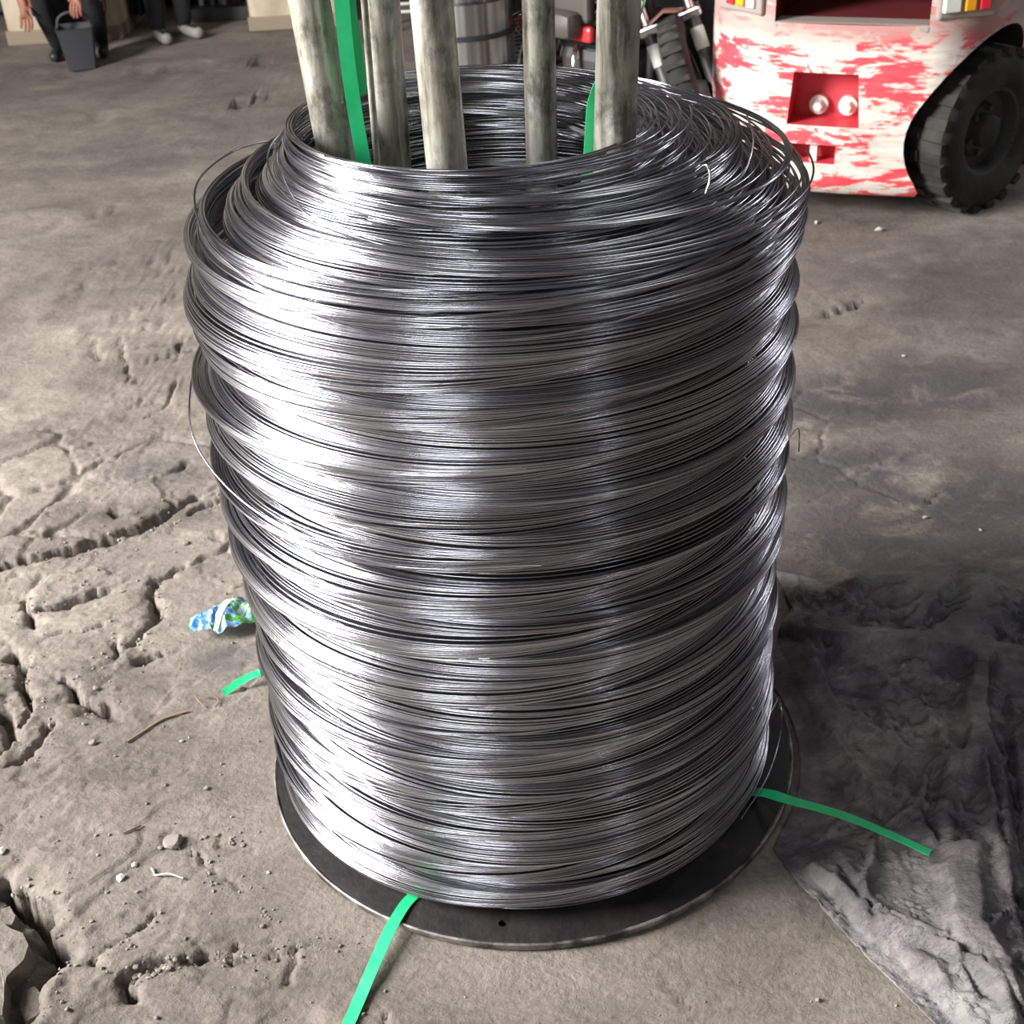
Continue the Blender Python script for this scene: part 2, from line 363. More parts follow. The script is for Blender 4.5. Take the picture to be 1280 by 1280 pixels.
def floor_height(X, Y, fine=True):
    c_, s_ = math.cos(0.5), math.sin(0.5)
    U, V_ = X*c_+Y*s_, -X*s_+Y*c_                     # along / across the lie of the crust
    h = 0.014*(fbm(U*0.9+3, V_*1.4+1, 4, 3)-0.5)
    left = sstep(0.05, -0.35, X-0.15*np.maximum(Y, 0))*sstep(3.2, 1.4, Y)
    left = np.maximum(left, 0.35*sstep(3.5, 1.0, Y))
    w1 = fbm(U*2.2+8, V_*3.4+2, 5, 11, 0.55)
    w2 = fbm(U*3.3+1, V_*5.5+7, 6, 23, 0.58)
    # flaking layers: terraces with crisp edges
    ter = 0; fine_n = fbm(X*30, Y*30, 3, 33, .6)
    for k, (src, th, hh) in enumerate(((w1, 0.45, .003), (w1, 0.53, .003), (w2, 0.46, .0025), (w2, 0.57, .0025))):
        ter = ter+hh*sstep(th-0.004, th+0.004, src+0.03*(fine_n-0.5))
    # crust broken into plates, each settled and tipped a little differently
    fx_ = .045*(fbm(X*11, Y*11, 4, 81, .6)-.5)+.014*(fine_n-.5); fy_ = .045*(fbm(X*11+40, Y*11, 4, 87, .6)-.5)+.014*(fbm(X*30+9, Y*30, 3, 35, .6)-.5)
    d1, d2, hid, ox, oy = voronoi((U+fx_)*5.2, (V_+fy_)*7.5, 91)
    brk = left*sstep(.44, .60, fbm(X*1.7+2.2, Y*1.7+.6, 3, 95)+.10*sstep(-.35, -.7, X))
    h = h+brk*(.010*(hid-.5)+.006*((hid*7 % 1)-.5)*ox+.006*((hid*13 % 1)-.5)*oy-.010*sstep(.10, .02, d2-d1)*sstep(.25, .6, vnoise(X*9, Y*9, 97)))
    h = h+left*(ter-0.006)
    h = h+(0.4+0.6*left)*0.0045*(fbm(U*10, V_*16, 5, 41, 0.62)-0.5)
    h = h+0.0022*(fbm(X*45, Y*45, 3, 51, 0.6)-0.5)
    if fine:
        wx = 0.022*(fbm(X*14, Y*14, 3, 61)-0.5)+0.020*(fbm(X*55, Y*55, 3, 64, .65)-0.5)
        wy = 0.022*(fbm(X*14, Y*14, 3, 67)-0.5)+0.020*(fbm(X*55, Y*55, 3, 69, .65)-0.5)
        for pts, w, dep in CRACKS:
            g = [tuple(at(*q)[:2]) for q in pts]; gx = [q[0] for q in g]; gy = [q[1] for q in g]; mrg = w*6+0.04
            sel = (X > min(gx)-mrg) & (X < max(gx)+mrg) & (Y > min(gy)-mrg) & (Y < max(gy)+mrg)
            if not sel.any(): continue
            xx, yy = X[sel]+wx[sel], Y[sel]+wy[sel]
            d, sg = pline_signed(xx, yy, g)
            ww = w*(0.12+0.72*vnoise(xx*28, yy*28, 71))
            h[sel] -= 0.85*dep*sstep(1.0, 0.6, d/ww)+0.15*dep*sstep(3.0, 0.5, d/ww)-0.14*dep*sg*np.exp(-d/(2.2*w))*sstep(0, .3*w, d)
    flat = sstep(0.60, 0.42, np.hypot(X, Y))
    h = np.minimum(h, 0.03)*(1-flat)-0.0005*flat
    tarp = sstep(0.30, 0.42, X)*sstep(0.75, 0.5, Y)
    return h*(1-0.75*tarp)
# cracks and broken-out places, along the ground (pixel trace, half width, depth)
CRACKS = [
 ([(0, 703), (40, 698), (80, 686), (112, 674), (149, 662), (186, 652), (202, 642), (239, 620)], .022, .030),
 ([(234, 637), (273, 624)], .010, .016), ([(138, 634), (147, 639)], .020, .035),
 ([(48, 759), (80, 750), (106, 738), (127, 730)], .016, .028), ([(24, 746), (35, 764), (45, 778)], .018, .032),
 ([(218, 706), (196, 719), (186, 743), (197, 762), (181, 786), (165, 807)], .017, .030),
 ([(146, 799), (143, 823)], .014, .025), ([(175, 825), (205, 815)], .014, .022),
 ([(19, 815), (29, 831), (29, 849), (42, 873), (35, 895)], .024, .040),
 ([(0, 880), (15, 905), (5, 930)], .03, .04),
 ([(77, 852), (93, 868), (112, 879), (143, 891)], .022, .035),
 ([(50, 799), (80, 788), (127, 778)], .005, .010), ([(60, 905), (40, 935), (20, 950)], .018, .022),
 ([(0, 1105), (14, 1115), (45, 1142), (66, 1185), (68, 1212), (50, 1240), (34, 1285)], .032, .075),
 ([(192, 1141), (178, 1162), (152, 1178), (127, 1195), (124, 1206)], .008, .014),
 ([(155, 1223), (187, 1213), (211, 1206), (248, 1197)], .016, .015), ([(160, 1236), (168, 1243)], .014, .03),
 ([(250, 1196), (260, 1204), (286, 1200), (288, 1206), (305, 1201), (337, 1194), (349, 1190), (368, 1187), (387, 1180), (415, 1180), (431, 1173), (450, 1182)], .0055, .014),
 ([(342, 1173), (347, 1187)], .005, .012), ([(286, 1180), (287, 1199)], .006, .012), ([(370, 1187), (363, 1227)], .009, .010),
 ([(239, 1063), (262, 1087), (281, 1096), (300, 1107), (312, 1107)], .005, .012),
 ([(275, 1052), (300, 1054)], .012, .014), ([(312, 1056), (321, 1068)], .007, .016),
 ([(150, 425), (152, 450), (165, 475), (180, 478)], .010, .012), ([(220, 482), (208, 508), (182, 520)], .010, .012),
 ([(105, 356), (112, 354)], .022, .03), ([(76, 372), (80, 371)], .018, .03), ([(115, 430), (128, 448)], .012, .016),
 ([(40, 290), (80, 275), (150, 258)], .02, .018), ([(60, 345), (120, 330), (200, 322)], .025, .012),
 ([(1035, 392), (1060, 383), (1078, 374)], .02, .02), ([(1235, 410), (1260, 416)], .016, .014), ([(1168, 615), (1160, 635)], .006, .012),
 ([(0, 93), (130, 91), (260, 81)], .03, .03), ([(305, 80), (370, 72)], .03, .03), ([(85, 150), (130, 145)], .04, .03), ([(290, 132), (320, 125)], .045, .035),
 ([(690, 1205), (695, 1225)], .004, .008), ([(820, 1215), (845, 1245), (860, 1262)], .007, .010), ([(640, 1222), (650, 1236)], .004, .01),
 ([(478, 1262), (474, 1280)], .005, .012), ([(1110, 1240), (1122, 1252)], .005, .008),
]
H = floor_height(GX, GY)
ny, nx = GX.shape
idx = np.arange(nx*ny).reshape(ny, nx)
Q = np.stack([idx[:-1, :-1], idx[:-1, 1:], idx[1:, 1:], idx[1:, :-1]], -1).reshape(-1, 4)
floor = mesh_np('floor', np.stack([GX, GY, H], -1).reshape(-1, 3), Q, M['floor'])
tag(floor, 'dusty cracked brown-grey concrete floor of the workshop', None, kind='structure')
stain = np.zeros_like(GX)
for (px, py, rx, ry, a) in ((1090, 500, .30, .16, 1), (1180, 480, .25, .2, .9), (1060, 590, .22, .14, 1), (1180, 620, .3, .2, .9), (1080, 680, .25, .12, .9), (1130, 640, .3, .15, .9), (1230, 690, .25, .1, .8),
                            (1250, 400, .3, .2, .5), (1150, 330, .5, .25, .5), (200, 590, .12, .06, .8), (120, 330, .6, .3, .35), (300, 180, 1.2, .5, .4), (280, 820, .06, .05, .8), (60, 100, 1.5, .6, .4)):
    q = at(px, py); stain = np.maximum(stain, a*np.exp(-(((GX-q[0])/rx)**2+((GY-q[1])/ry)**2)**1.5))
atr = floor.data.attributes.new('stain', 'FLOAT', 'POINT'); atr.data.foreach_set('value', stain.ravel().astype(np.float32))
def fz(x, y):
    i = np.searchsorted(xs, x); j = np.searchsorted(ys, y); return float(H[min(j, ny-1), min(i, nx-1)])

def wall(name, boxes, label, mt=None):
    bm = bmesh.new()
    for c_, s_ in boxes: box(bm, c_, s_)
    return tag(bm_obj(name, bm, mt or M['wall']), label, None, kind='structure')
Zc = 5.0
wall('wall_back', [((0.5, 6.66, Zc/2-.05), (11.3, .12, Zc+.1))], 'dark grimy back wall of the hall')
wall('wall_left', [((-5.06, 3.65, Zc/2-.05), (.12, 6.1, Zc+.1)), ((-5.06, -4.2, Zc/2-.05), (.12, 3.8, Zc+.1)), ((-5.06, -.85, 4.5), (.12, 3.0, 1.0)), ((-5.06, -.85, .7), (.12, 3.0, 1.5))], 'left wall with a wide daylight opening')
wall('wall_right', [((6.06, -1.6, Zc/2-.05), (.12, 9.2, Zc+.1)), ((6.06, 5.6, Zc/2-.05), (.12, 2.2, Zc+.1)), ((6.06, 3.75, 4.2), (.12, 1.5, 1.6)), ((6.06, 3.75, 1.1), (.12, 1.5, 2.2))], 'right wall with a small high window')
wall('wall_front', [((-4.45, -6.06, Zc/2-.05), (1.3, .12, Zc+.1)), ((.9, -6.06, Zc/2-.05), (4.6, .12, Zc+.1)), ((5.2, -6.06, Zc/2-.05), (1.7, .12, Zc+.1)), ((3.78, -6.06, 4.4), (1.2, .12, 1.2)), ((3.78, -6.06, 1), (1.2, .12, 2)),
      ((-2.6, -6.06, 4.4), (2.5, .12, 1.2)), ((-2.6, -6.06, .8), (2.5, .12, 1.7))], 'front wall behind the viewer with two openings')
wall('ceiling', [((-2.1, .3, Zc+.06), (6.0, 12.9, .12)), ((4.2, .3, Zc+.06), (4.0, 12.9, .12)), ((1.55, 5.35, Zc+.06), (1.4, 2.9, .12)), ((1.55, -2.95, Zc+.06), (1.4, 6.9, .12))], 'sooty roof with a roof light', M['roof'])

# ------------------------------------------------------------------ coil carrier: plate and upright pipes
carrier = empty('coil_carrier')
tag(carrier, 'round black steel carrier plate with upright pipes rising through the wire coil', 'coil carrier')
bm = bmesh.new()
lathe(bm, [(0.02, .0015), (.396, .0015), (.3985, .004), (.3985, .010), (.394, .0125), (.02, .0125)], 160)
pl = bm_obj('base_plate', bm, M['plate'], carrier, smooth=True)
hole = at(628, 1154, .0125)
bmc = bmesh.new(); cyl(bmc, (hole[0], hole[1], -.02), (hole[0], hole[1], .05), .0055, seg=20)
cut = bm_obj('cut', bmc, M['plate'])
def boolean(o, cutter, op='DIFFERENCE'):
    md = o.modifiers.new('b', 'BOOLEAN'); md.object = cutter; md.operation = op; md.solver = 'EXACT'; md.material_mode = 'TRANSFER'
    dg = bpy.context.evaluated_depsgraph_get(); me = bpy.data.meshes.new_from_object(o.evaluated_get(dg))
    o.modifiers.clear(); old = o.data; o.data = me; bpy.data.meshes.remove(old)
    bpy.data.objects.remove(cutter)
boolean(pl, cut)
bm = bmesh.new(); lathe(bm, [(.3965, .0115), (.3995, .0135), (.4015, .012), (.4018, .006), (.4005, .0022), (.3975, .0022)], 160, close=True)
bm_obj('rim', bm, M['plate_edge'], carrier, smooth=True)['label'] = 'scuffed pale rim'
#           pixel at top, pixel low, plane y, radius
POSTS = [((388, 0), (412, 140), -.02, .0235), ((478, 0), (487, 150), .13, .0235), ((540, 0), (557, 190), -.145, .0225),
         ((672, 0), (677, 190), .15, .0205), ((772, 0), (768, 190), -.10, .0235)]
for (q0, q1, y_, r_) in POSTS:
    a = at(*q0, y=y_); b = at(*q1, y=y_); d = (a-b)/(a[2]-b[2])
    foot = b+d*(.0125-b[2]); foot[:2] *= 0.92; d = (b-foot)/(b[2]-foot[2]); top = b+d*(1.46-b[2])
    bm = bmesh.new()
    n_ = 26
    prev = None; ax = Vector(top-foot)
    cyl(bm, foot, top, r_, seg=28)
    bm_obj('post', bm, M['pipe'], carrier, smooth=True)
a = at(455, 0, y=.06); b = at(464, 112, y=.06); d = (a-b)/(a[2]-b[2])
bm = bmesh.new(); cyl(bm, b+d*(.0125-b[2]), b+d*(1.40-b[2]), .0042, seg=12); bm_obj('guide_rod', bm, M['pipe'], carrier, smooth=True)

# ------------------------------------------------------------------ wire coil
coil = empty('wire_coil', (0, 0, .0125))
tag(coil, 'tall coil of bright steel wire standing on the black carrier plate', 'wire coil')
Z0 = .0125
def wobble(t, amp, seed, per=1.0):
    """smooth random function of the turn number"""
    r = np.random.default_rng(seed); k = r.uniform(-1, 1, int(t.max()/per)+4); x = t/per
    i = np.floor(x).astype(int); f_ = x-i; f_ = f_*f_*(3-2*f_)
    return amp*(k[i]*(1-f_)+k[i+1]*f_)
WR = .00135
def bundle(name, z0, z1, n, cx, cy, R, ex, ey, ph, seed, S=150, rr=.004, zr=.005, tilt=.008, tx=0.0, ty=0.0, belly=0.0, sides=5, wr=WR, oval=.003, r_lin=0.0):
    t = np.arange(0, n+1e-6, 1.0/S); th = 2*PI*t+ph
    u = t/n
    phi = ph*1.7+2*PI*u*1.0
    z = z0+(z1-z0)*u+wobble(t, zr, seed, 1.3)
    ax = wobble(t, tilt, seed+1, 2.1); ay = wobble(t, tilt, seed+2, 2.3)
    R_ = R+wobble(t, rr, seed+3, 0.9)+belly*np.sin(PI*u)+wobble(t, oval, seed+4, 3.1)*np.cos(2*th+seed)+r_lin*(u-.5)
    x = cx+ex*np.cos(phi)+wobble(t, .004, seed+5, 1.7)+R_*np.cos(th)
    y = cy+ey*np.sin(phi)+wobble(t, .004, seed+6, 1.9)+R_*np.sin(th)
    z = z+(ax+tx)*np.cos(th)+(ay+ty)*np.sin(th)
    z = np.maximum(z, Z0+wr)
    return name, np.stack([x, y, z-Z0], -1), wr, sides
zz = [.02, .06, .2, .35, .5, .65, .75, .85, .90]
Rz = [.362, .363, .364, .366, .370, .372, .370, .369, .362]
cz = [-.012, -.0125, -.012, -.012, -.017, -.018, -.015, -.016, -.010]
B = []
# one continuous winding from the plate to the shoulder, cut into bundles
S = 150; NT = 850; t = np.arange(0, NT+1e-6, 1.0/S); th = 2*PI*t
zb = .016+.878*t/NT
phi = 2*PI*(t/58.0)+wobble(t, 1.0, 901, 60)
ex = .018+wobble(t, .006, 902, 55)
Rm = np.interp(zb, zz, Rz)-.010+wobble(t, .0035, 903, 9)+wobble(t, .0022, 904, 3.1)+wobble(t, .0010, 905, .8)
Rm = Rm+wobble(t, .003, 906, 17)*np.cos(2*th+t*.01)+wobble(t, .0016, 907, 5)*np.cos(3*th)
x = np.interp(zb, zz, cz)+ex*np.cos(phi)+Rm*np.cos(th); y = .006*np.sin(phi)+Rm*np.sin(th)
low = sstep(0, .04, zb-.016)
z = zb+wobble(t, .006, 908, 6)+wobble(t, .0016, 909, 1.1)
z = z+low*((wobble(t, .009, 910, 8)+wobble(t, .003, 911, 2.3)-.006*np.cos(phi))*np.cos(th)+(wobble(t, .009, 912, 9)+wobble(t, .003, 913, 2.6))*np.sin(th))
z = np.maximum(z, Z0+WR+.0003+.004*wobble(t, .5, 914, .7)*(1-low)+.002*(1-low))
PW = np.stack([x, y, z-Z0], -1)
cuts = np.linspace(0, len(t)-1, 15).astype(int)
for a, b in zip(cuts[:-1], cuts[1:]): B.append(('wire_bundle', PW[a:b+1], WR, 5))
def bundle2(name, z0, z1, n, xl0, xl1, y0, Rlo, Rhi, per, seed, tx, ty, S=140, zr=.005):
    """turns gathered at their left end (x = xl) and spread on the right"""
    t = np.arange(0, n+1e-6, 1.0/S); th = 2*PI*t; u_ = t/n
    k = np.clip(.5+.5*np.sin(2*PI*t/per+seed)+wobble(t, .22, seed+1, 5)+wobble(t, .06, seed+8, 1.1), 0, 1)
    R = Rlo+(Rhi-Rlo)*k
    xl = xl0+(xl1-xl0)*u_+wobble(t, .008, seed+2, 6)+wobble(t, .003, seed+9, 1.4)
    z = z0+(z1-z0)*u_+wobble(t, zr, seed+3, 6)+wobble(t, .0018, seed+4, 1.1)
    x = xl+R+R*np.cos(th); y = y0+R*np.sin(th)+wobble(t, .005, seed+5, 7)
    z = z+(tx+wobble(t, .006, seed+6, 7))*np.cos(th)+(ty+wobble(t, .005, seed+7, 8))*np.sin(th)
    return name, np.stack([x, y, z-Z0], -1), WR, 5
# shoulder bundles, each set in from the one below
B.append(bundle2('wire_bundle', .852, .905, 92, -.372, -.352, 0, .315, .362, 23, 300, -.002, 0))
B.append(bundle2('wire_bundle', .880, .935, 84, -.330, -.302, 0, .285, .335, 26, 320, -.010, -.003))
B.append(bundle2('wire_bundle', .905, .958, 80, -.288, -.256, .002, .232, .300, 31, 340, -.012, -.002))
B.append(bundle2('wire_bundle', .925, .985, 100, -.252, -.240, .004, .203, .270, 37, 360, -.010, .001))
# the wall of the eye
B.append(bundle('inner_winding',   .55, .945, 160, -.030, .005, .212, .010, .006, .4, 340, S=96, rr=.004, zr=.004))
for name, P, wr, sides in B:
    o = tube_obj(name, P, wr, M['wire'], coil, sides); o['kind'] = 'stuff'
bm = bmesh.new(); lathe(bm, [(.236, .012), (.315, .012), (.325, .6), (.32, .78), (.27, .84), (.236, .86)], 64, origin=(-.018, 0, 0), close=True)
bm_obj('gap_filler', bm, M['gap_shade'], coil, smooth=True)  # added dark solid: blocks see-through, stands for shade among the inner turns
def strand(pts, n=14, wr=WR):
    P = smooth_path(pts, n); P[:, 2] -= Z0
    return tube_obj('loose_strand', P, wr, M['wire'], coil, 6)
def cp(deg, R, z, cx=-.012): return (cx+R*math.cos(math.radians(deg)), R*math.sin(math.radians(deg)), z)
strand([cp(150, .30, .93), cp(165, .325, .938), cp(183, .345, .935), cp(197, .350, .918), cp(215, .356, .905), cp(240, .372, .884), cp(262, .382, .873), cp(285, .383, .875), cp(310, .372, .88)])
strand([cp(150, .37, .70), cp(172, .394, .692), cp(192, .402, .665), cp(205, .400, .635), cp(225, .390, .615), cp(250, .385, .60), cp(275, .38, .60)])
strand([cp(335, .36, .13), cp(346, .378, .125), cp(356, .392, .09), cp(352, .394, .05), cp(340, .380, .03), cp(325, .37, .028)])
strand([cp(330, .366, .600), cp(340, .374, .594), cp(347, .381, .585), cp(351, .386, .574), cp(353, .3895, .560), cp(353, .3905, .545), cp(352, .390, .535)], wr=.0009)
strand([cp(176, .262, .985, .016), cp(190, .285, .972, .016), cp(206, .292, .957, .016), cp(225, .296, .945, .016), cp(245, .300, .938, .016), cp(262, .302, .934, .016)])
strand([cp(180, .285, .962, .016), cp(192, .275, .982, .016), cp(204, .284, .968, .016), cp(224, .300, .944, .016), cp(250, .306, .928, .016)])
strand([(.205, -.215, .975), (.214, -.225, .984), (.217, -.232, .972), (.212, -.238, .958)], wr=.0013)
strand([(.285, -.06, .985), (.282, -.12, .975), (.262, -.18, .958), (.235, -.215, .952)], wr=.0013)

# ------------------------------------------------------------------ green straps
def ribbon(name, pts, width, mt, parent=None, thick=.0009, n=10, wdir=None):
    P = smooth_path(pts, n); m_ = len(P)
    T = np.gradient(P, axis=0); T /= np.linalg.norm(T, axis=1)[:, None]
    if wdir is None: Wd = np.cross(T, np.array([0, 0, 1.0]))
    else:
        k = np.linspace(0, len(wdir)-1, m_); wd = np.array(wdir, float)
        Wd = np.stack([np.interp(k, np.arange(len(wd)), wd[:, j]) for j in range(3)], -1)
        Wd -= T*(Wd*T).sum(1)[:, None]
    Wd /= np.linalg.norm(Wd, axis=1)[:, None]+1e-9; Nn = np.cross(Wd, T)
    V = np.stack([P-Wd*width/2-Nn*thick/2, P+Wd*width/2-Nn*thick/2, P+Wd*width/2+Nn*thick/2, P-Wd*width/2+Nn*thick/2], 1).reshape(-1, 3)
    i = np.arange(m_-1)[:, None]*4; k = np.arange(4)[None]; k2 = (k+1) % 4
    Q = np.stack([i+k, i+k2, i+4+k2, i+4+k], -1).reshape(-1, 4)
    Q = np.vstack([Q, [[3, 2, 1, 0]], [[(m_-1)*4+j for j in range(4)]]])
    return mesh_np(name, V, Q, mt, parent, smooth=False)
def flip(v): return tuple(-x for x in v)
# strap leaving at the front
tp0 = at(424, -130, y=-.055); tp1 = at(427, 0, y=-.055); tp2 = at(447, 160, y=-.055)
e0 = at(519, 1118, .0142); e1 = at(494, 1150, .0165); e2 = at(470, 1200, .012); e3 = at(440, 1270, .006); e4 = at(405, 1345, .006)
st = ribbon('plastic_strap', [tp0, tp1, tp2, (-.135, -.07, .7), (-.13, -.08, .25), (-.125, -.10, .06), (-.12, -.14, .0145), (-.125, -.28, .0142), e0, e1, e2, e3, e4], .0165, M['strap'],
            wdir=[(1, .1, 0)]*6+[(1, -.1, 0)]*3+[(.9, -.35, 0)]*4)
tag(st, 'green plastic strap hanging over the left pipe and leaving under the coil at the front', 'strap', 'green straps under the coil')
ribbon('folded_tail', [at(434, -130, y=-.035), at(438, 0, y=-.035), at(446, 60, y=-.035), at(453, 118, y=-.035)], .013, M['strap'], st, wdir=[(1, .55, 0)]*4)
# strap leaving on the right over the tarpaulin
a0 = at(812, -60, y=-.03); a1 = at(806, 0, y=-.03); a2 = at(776, 66, y=-.035); a2b = at(746, 118, y=-.045); a3 = at(738, 194, y=-.06)
f0 = at(948, 990, .020); f1 = at(990, 1001, .034); f2 = at(1050, 1018, .040); f3 = at(1110, 1042, .040); f4 = at(1163, 1066, .036)
st = ribbon('plastic_strap', [a0, a1, a2, a2b, a3, (.085, -.07, .7), (.09, -.07, .2), (.10, -.08, .05), (.14, -.09, .0145), (.25, -.14, .0142), f0, f1, f2, f3, f4], .0165, M['strap'],
            wdir=[(.3, 1, 0), (.3, 1, 0), (.8, .9, 0), (1, .3, 0), (1, .2, 0), (1, .3, 0), (1, 0, 0), (.2, -1, 0), (.2, -1, 0), (.3, -1, 0), (.1, -1, .12), (.1, -1, .12), (.1, -1, .12), (.25, -1, .12), (.3, -1, .1)])
tag(st, 'green plastic strap lying across the dark tarpaulin', 'strap', 'green straps under the coil')
# strap leaving on the left
g0 = at(345, 842, .016); g1 = at(322, 842, .022); g2 = at(300, 852, .016); g3 = at(279, 867, .004)
st = ribbon('plastic_strap', [(-.02, .15, .62), (-.03, .15, .4), (-.05, .15, .06), (-.12, .14, .0145), (-.28, .13, .0142), g0, g1, g2, g3], .013, M['strap'],
            wdir=[(1, 0, 0), (1, 0, 0), (.2, 1, 0), (0, 1, 0), (0, 1, 0), (.15, 1, .2), (.2, 1, .35), (.3, .8, .8), (.3, .6, .9)])
tag(st, 'short green strap end poking out on the left below the wrapper', 'strap', 'green straps under the coil')

# ------------------------------------------------------------------ tarpaulin
def resample(pts, n):
    P = np.array(pts); L = np.concatenate([[0], np.cumsum(np.linalg.norm(np.diff(P, axis=0), axis=1))])
    t = np.linspace(0, L[-1], n); return np.stack([np.interp(t, L, P[:, j]) for j in range(2)], -1)
def gp(*pix): return [tuple(at(*q)[:2]) for q in pix]
def arc(a0, a1, R, n=8): return [(R*math.cos(math.radians(a)), R*math.sin(math.radians(a))) for a in np.linspace(a0, a1, n)]
nu, nv = 230, 300
top = smooth_path(gp((968, 716), (1010, 724), (1040, 736), (1060, 728), (1120, 722), (1190, 712), (1240, 722), (1300, 716), (1400, 722), (1500, 740)), 8)
left = np.array(gp((968, 716))+[(.47, .30)]+arc(20, -24, .412, 10)+gp((966, 1062), (1000, 1110), (1050, 1165), (1110, 1228), (1160, 1278), (1225, 1345), (1290, 1400)))
right = np.array([tuple(top[-1]), (1.22, .1), (1.2, -.3), (1.1, -.62)])
bot = np.array([tuple(left[-1]), (.75, -.68), (1.1, -.62)])
ct, cl, cr, cb = resample(top, nu), resample(left, nv), resample(right, nv), resample(bot, nu)
u = np.linspace(0, 1, nu)[None, :, None]; v = np.linspace(0, 1, nv)[:, None, None]
TP = (1-v)*ct[None]+v*cb[None]+(1-u)*cl[:, None]+u*cr[:, None]-((1-u)*(1-v)*ct[0]+u*(1-v)*ct[-1]+(1-u)*v*cb[0]+u*v*cb[-1])
TX, TY = TP[..., 0], TP[..., 1]
def ridge(x, y, s, w=0.09):
    nse = fbm(x, y, 4, s, 0.5); return np.clip(1-np.abs(nse-0.5)/w*2.2, 0, 1)
ed = np.minimum.reduce([np.broadcast_to(u[..., 0], TX.shape)*3.0, np.broadcast_to(v[..., 0], TX.shape)*8, (1-np.broadcast_to(u[..., 0], TX.shape))*6, (1-np.broadcast_to(v[..., 0], TX.shape))*6])
ed = sstep(0, 0.25, ed)
wxx = TX+.05*(fbm(TX*6, TY*6, 3, 201)-.5); wyy = TY+.05*(fbm(TX*6, TY*6, 3, 207)-.5)
a_ = .55; cu, su = math.cos(a_), math.sin(a_)
hz = .005+.014*ridge((wxx*cu-wyy*su)*4.6, (wxx*su+wyy*cu)*2.6, 210)*ed
hz += .009*ridge(wxx*8+3, wyy*6, 220)*ed+.004*ridge(wxx*19, wyy*15, 230)+.010*fbm(TX*5, TY*5, 3, 240)*ed
def fold(pix, w, h_, warp=True):
    g = gp(*pix); d = pline_dist(wxx if warp else TX, wyy if warp else TY, g); return h_*np.exp(-(d/w)**2)
hz += fold([(1120, 760), (1200, 735), (1240, 790), (1190, 830)], .035, .025)*ed
hz += fold([(1185, 725), (1150, 810)], .014, .020)+fold([(1240, 745), (1195, 830)], .012, .018)+fold([(1060, 740), (1130, 735), (1180, 722)], .02, .03)
hz += fold([(1000, 790), (1080, 820), (1160, 835), (1280, 850)], .022, .022)
hz += fold([(975, 830), (1020, 900), (1050, 960), (1100, 1030)], .012, .016)+fold([(1235, 850), (1225, 940), (1240, 1060), (1262, 1130)], .014, .028)
hz += fold([(1205, 1090), (1215, 1180), (1250, 1250), (1275, 1300)], .014, .034)+fold([(1010, 1090), (1080, 1150), (1180, 1200), (1235, 1240)], .009, .016)
hz += fold([(1180, 960), (1165, 1040), (1200, 1120)], .014, .02)
hz -= fold([(1000, 1085), (1060, 1140), (1130, 1215), (1200, 1290)], .016, .010)*1.0
rad = np.hypot(TX, TY)
hz += .0055*ridge((wxx*cu-wyy*su)*7+5, (wxx*su+wyy*cu)*4, 250, .028)+.004*ridge(wxx*13+1, wyy*13, 260, .03)+.0025*ridge(wxx*30, wyy*26, 270, .05)
def lap(pix, h_, w, side=1):
    d, sg = pline_signed(TX+.012*(fbm(TX*22, TY*22, 3, 281)-.5), TY+.012*(fbm(TX*22, TY*22, 3, 287)-.5), gp(*pix)); return h_*np.exp(-d/w)*sstep(-.0035, .0035, d*sg*side)
for pix, h_, w, sd in (([(981, 804), (1037, 821), (1098, 821), (1122, 832), (1183, 835), (1239, 842), (1290, 848)], .022, .05, 1), ([(986, 835), (1014, 900), (1042, 933), (1065, 971), (1084, 1018)], .014, .05, 1),
        ([(1234, 853), (1227, 900), (1225, 943), (1239, 1036), (1262, 1135)], .022, .06, -1), ([(1211, 905), (1201, 971), (1164, 966)], .014, .03, 1), ([(1009, 1046), (1042, 1083), (1084, 1144)], .012, .05, 1),
        ([(995, 1078), (1075, 1149), (1140, 1177), (1211, 1214)], .013, .05, 1), ([(1164, 1069), (1183, 1111), (1197, 1149), (1211, 1191)], .020, .05, -1), ([(1201, 1102), (1206, 1149), (1220, 1196), (1267, 1271)], .020, .04, 1),
        ([(1084, 741), (1126, 746), (1173, 727)], .016, .04, 1), ([(1187, 722), (1164, 774), (1154, 797)], .016, .04, -1), ([(1234, 746), (1201, 797)], .016, .04, -1), ([(1220, 722), (1248, 736), (1285, 772)], .020, .05, -1),
        ([(1060, 870), (1110, 880), (1160, 920), (1180, 960)], .012, .04, 1), ([(1020, 840), (1050, 890), (1110, 930)], .010, .04, -1), ([(1130, 860), (1190, 890), (1215, 930)], .012, .04, 1), ([(1260, 900), (1270, 1000), (1285, 1080)], .014, .05, 1)):
    hz += lap(pix, h_, w, sd)
hz = np.maximum(hz, .0035)
hz = np.minimum(hz, .05); hz *= .5+.5*sstep(0, .07, np.broadcast_to(v[..., 0], TX.shape))
hz *= np.clip(sstep(.405, .52, rad), .25, 1)
def fh(X, Y):
    i = np.clip(np.searchsorted(xs, X), 0, nx-1); j = np.clip(np.searchsorted(ys, Y), 0, ny-1); return H[j, i]
TZ = np.maximum(hz, 0.003)+np.maximum(fh(TX, TY), 0)
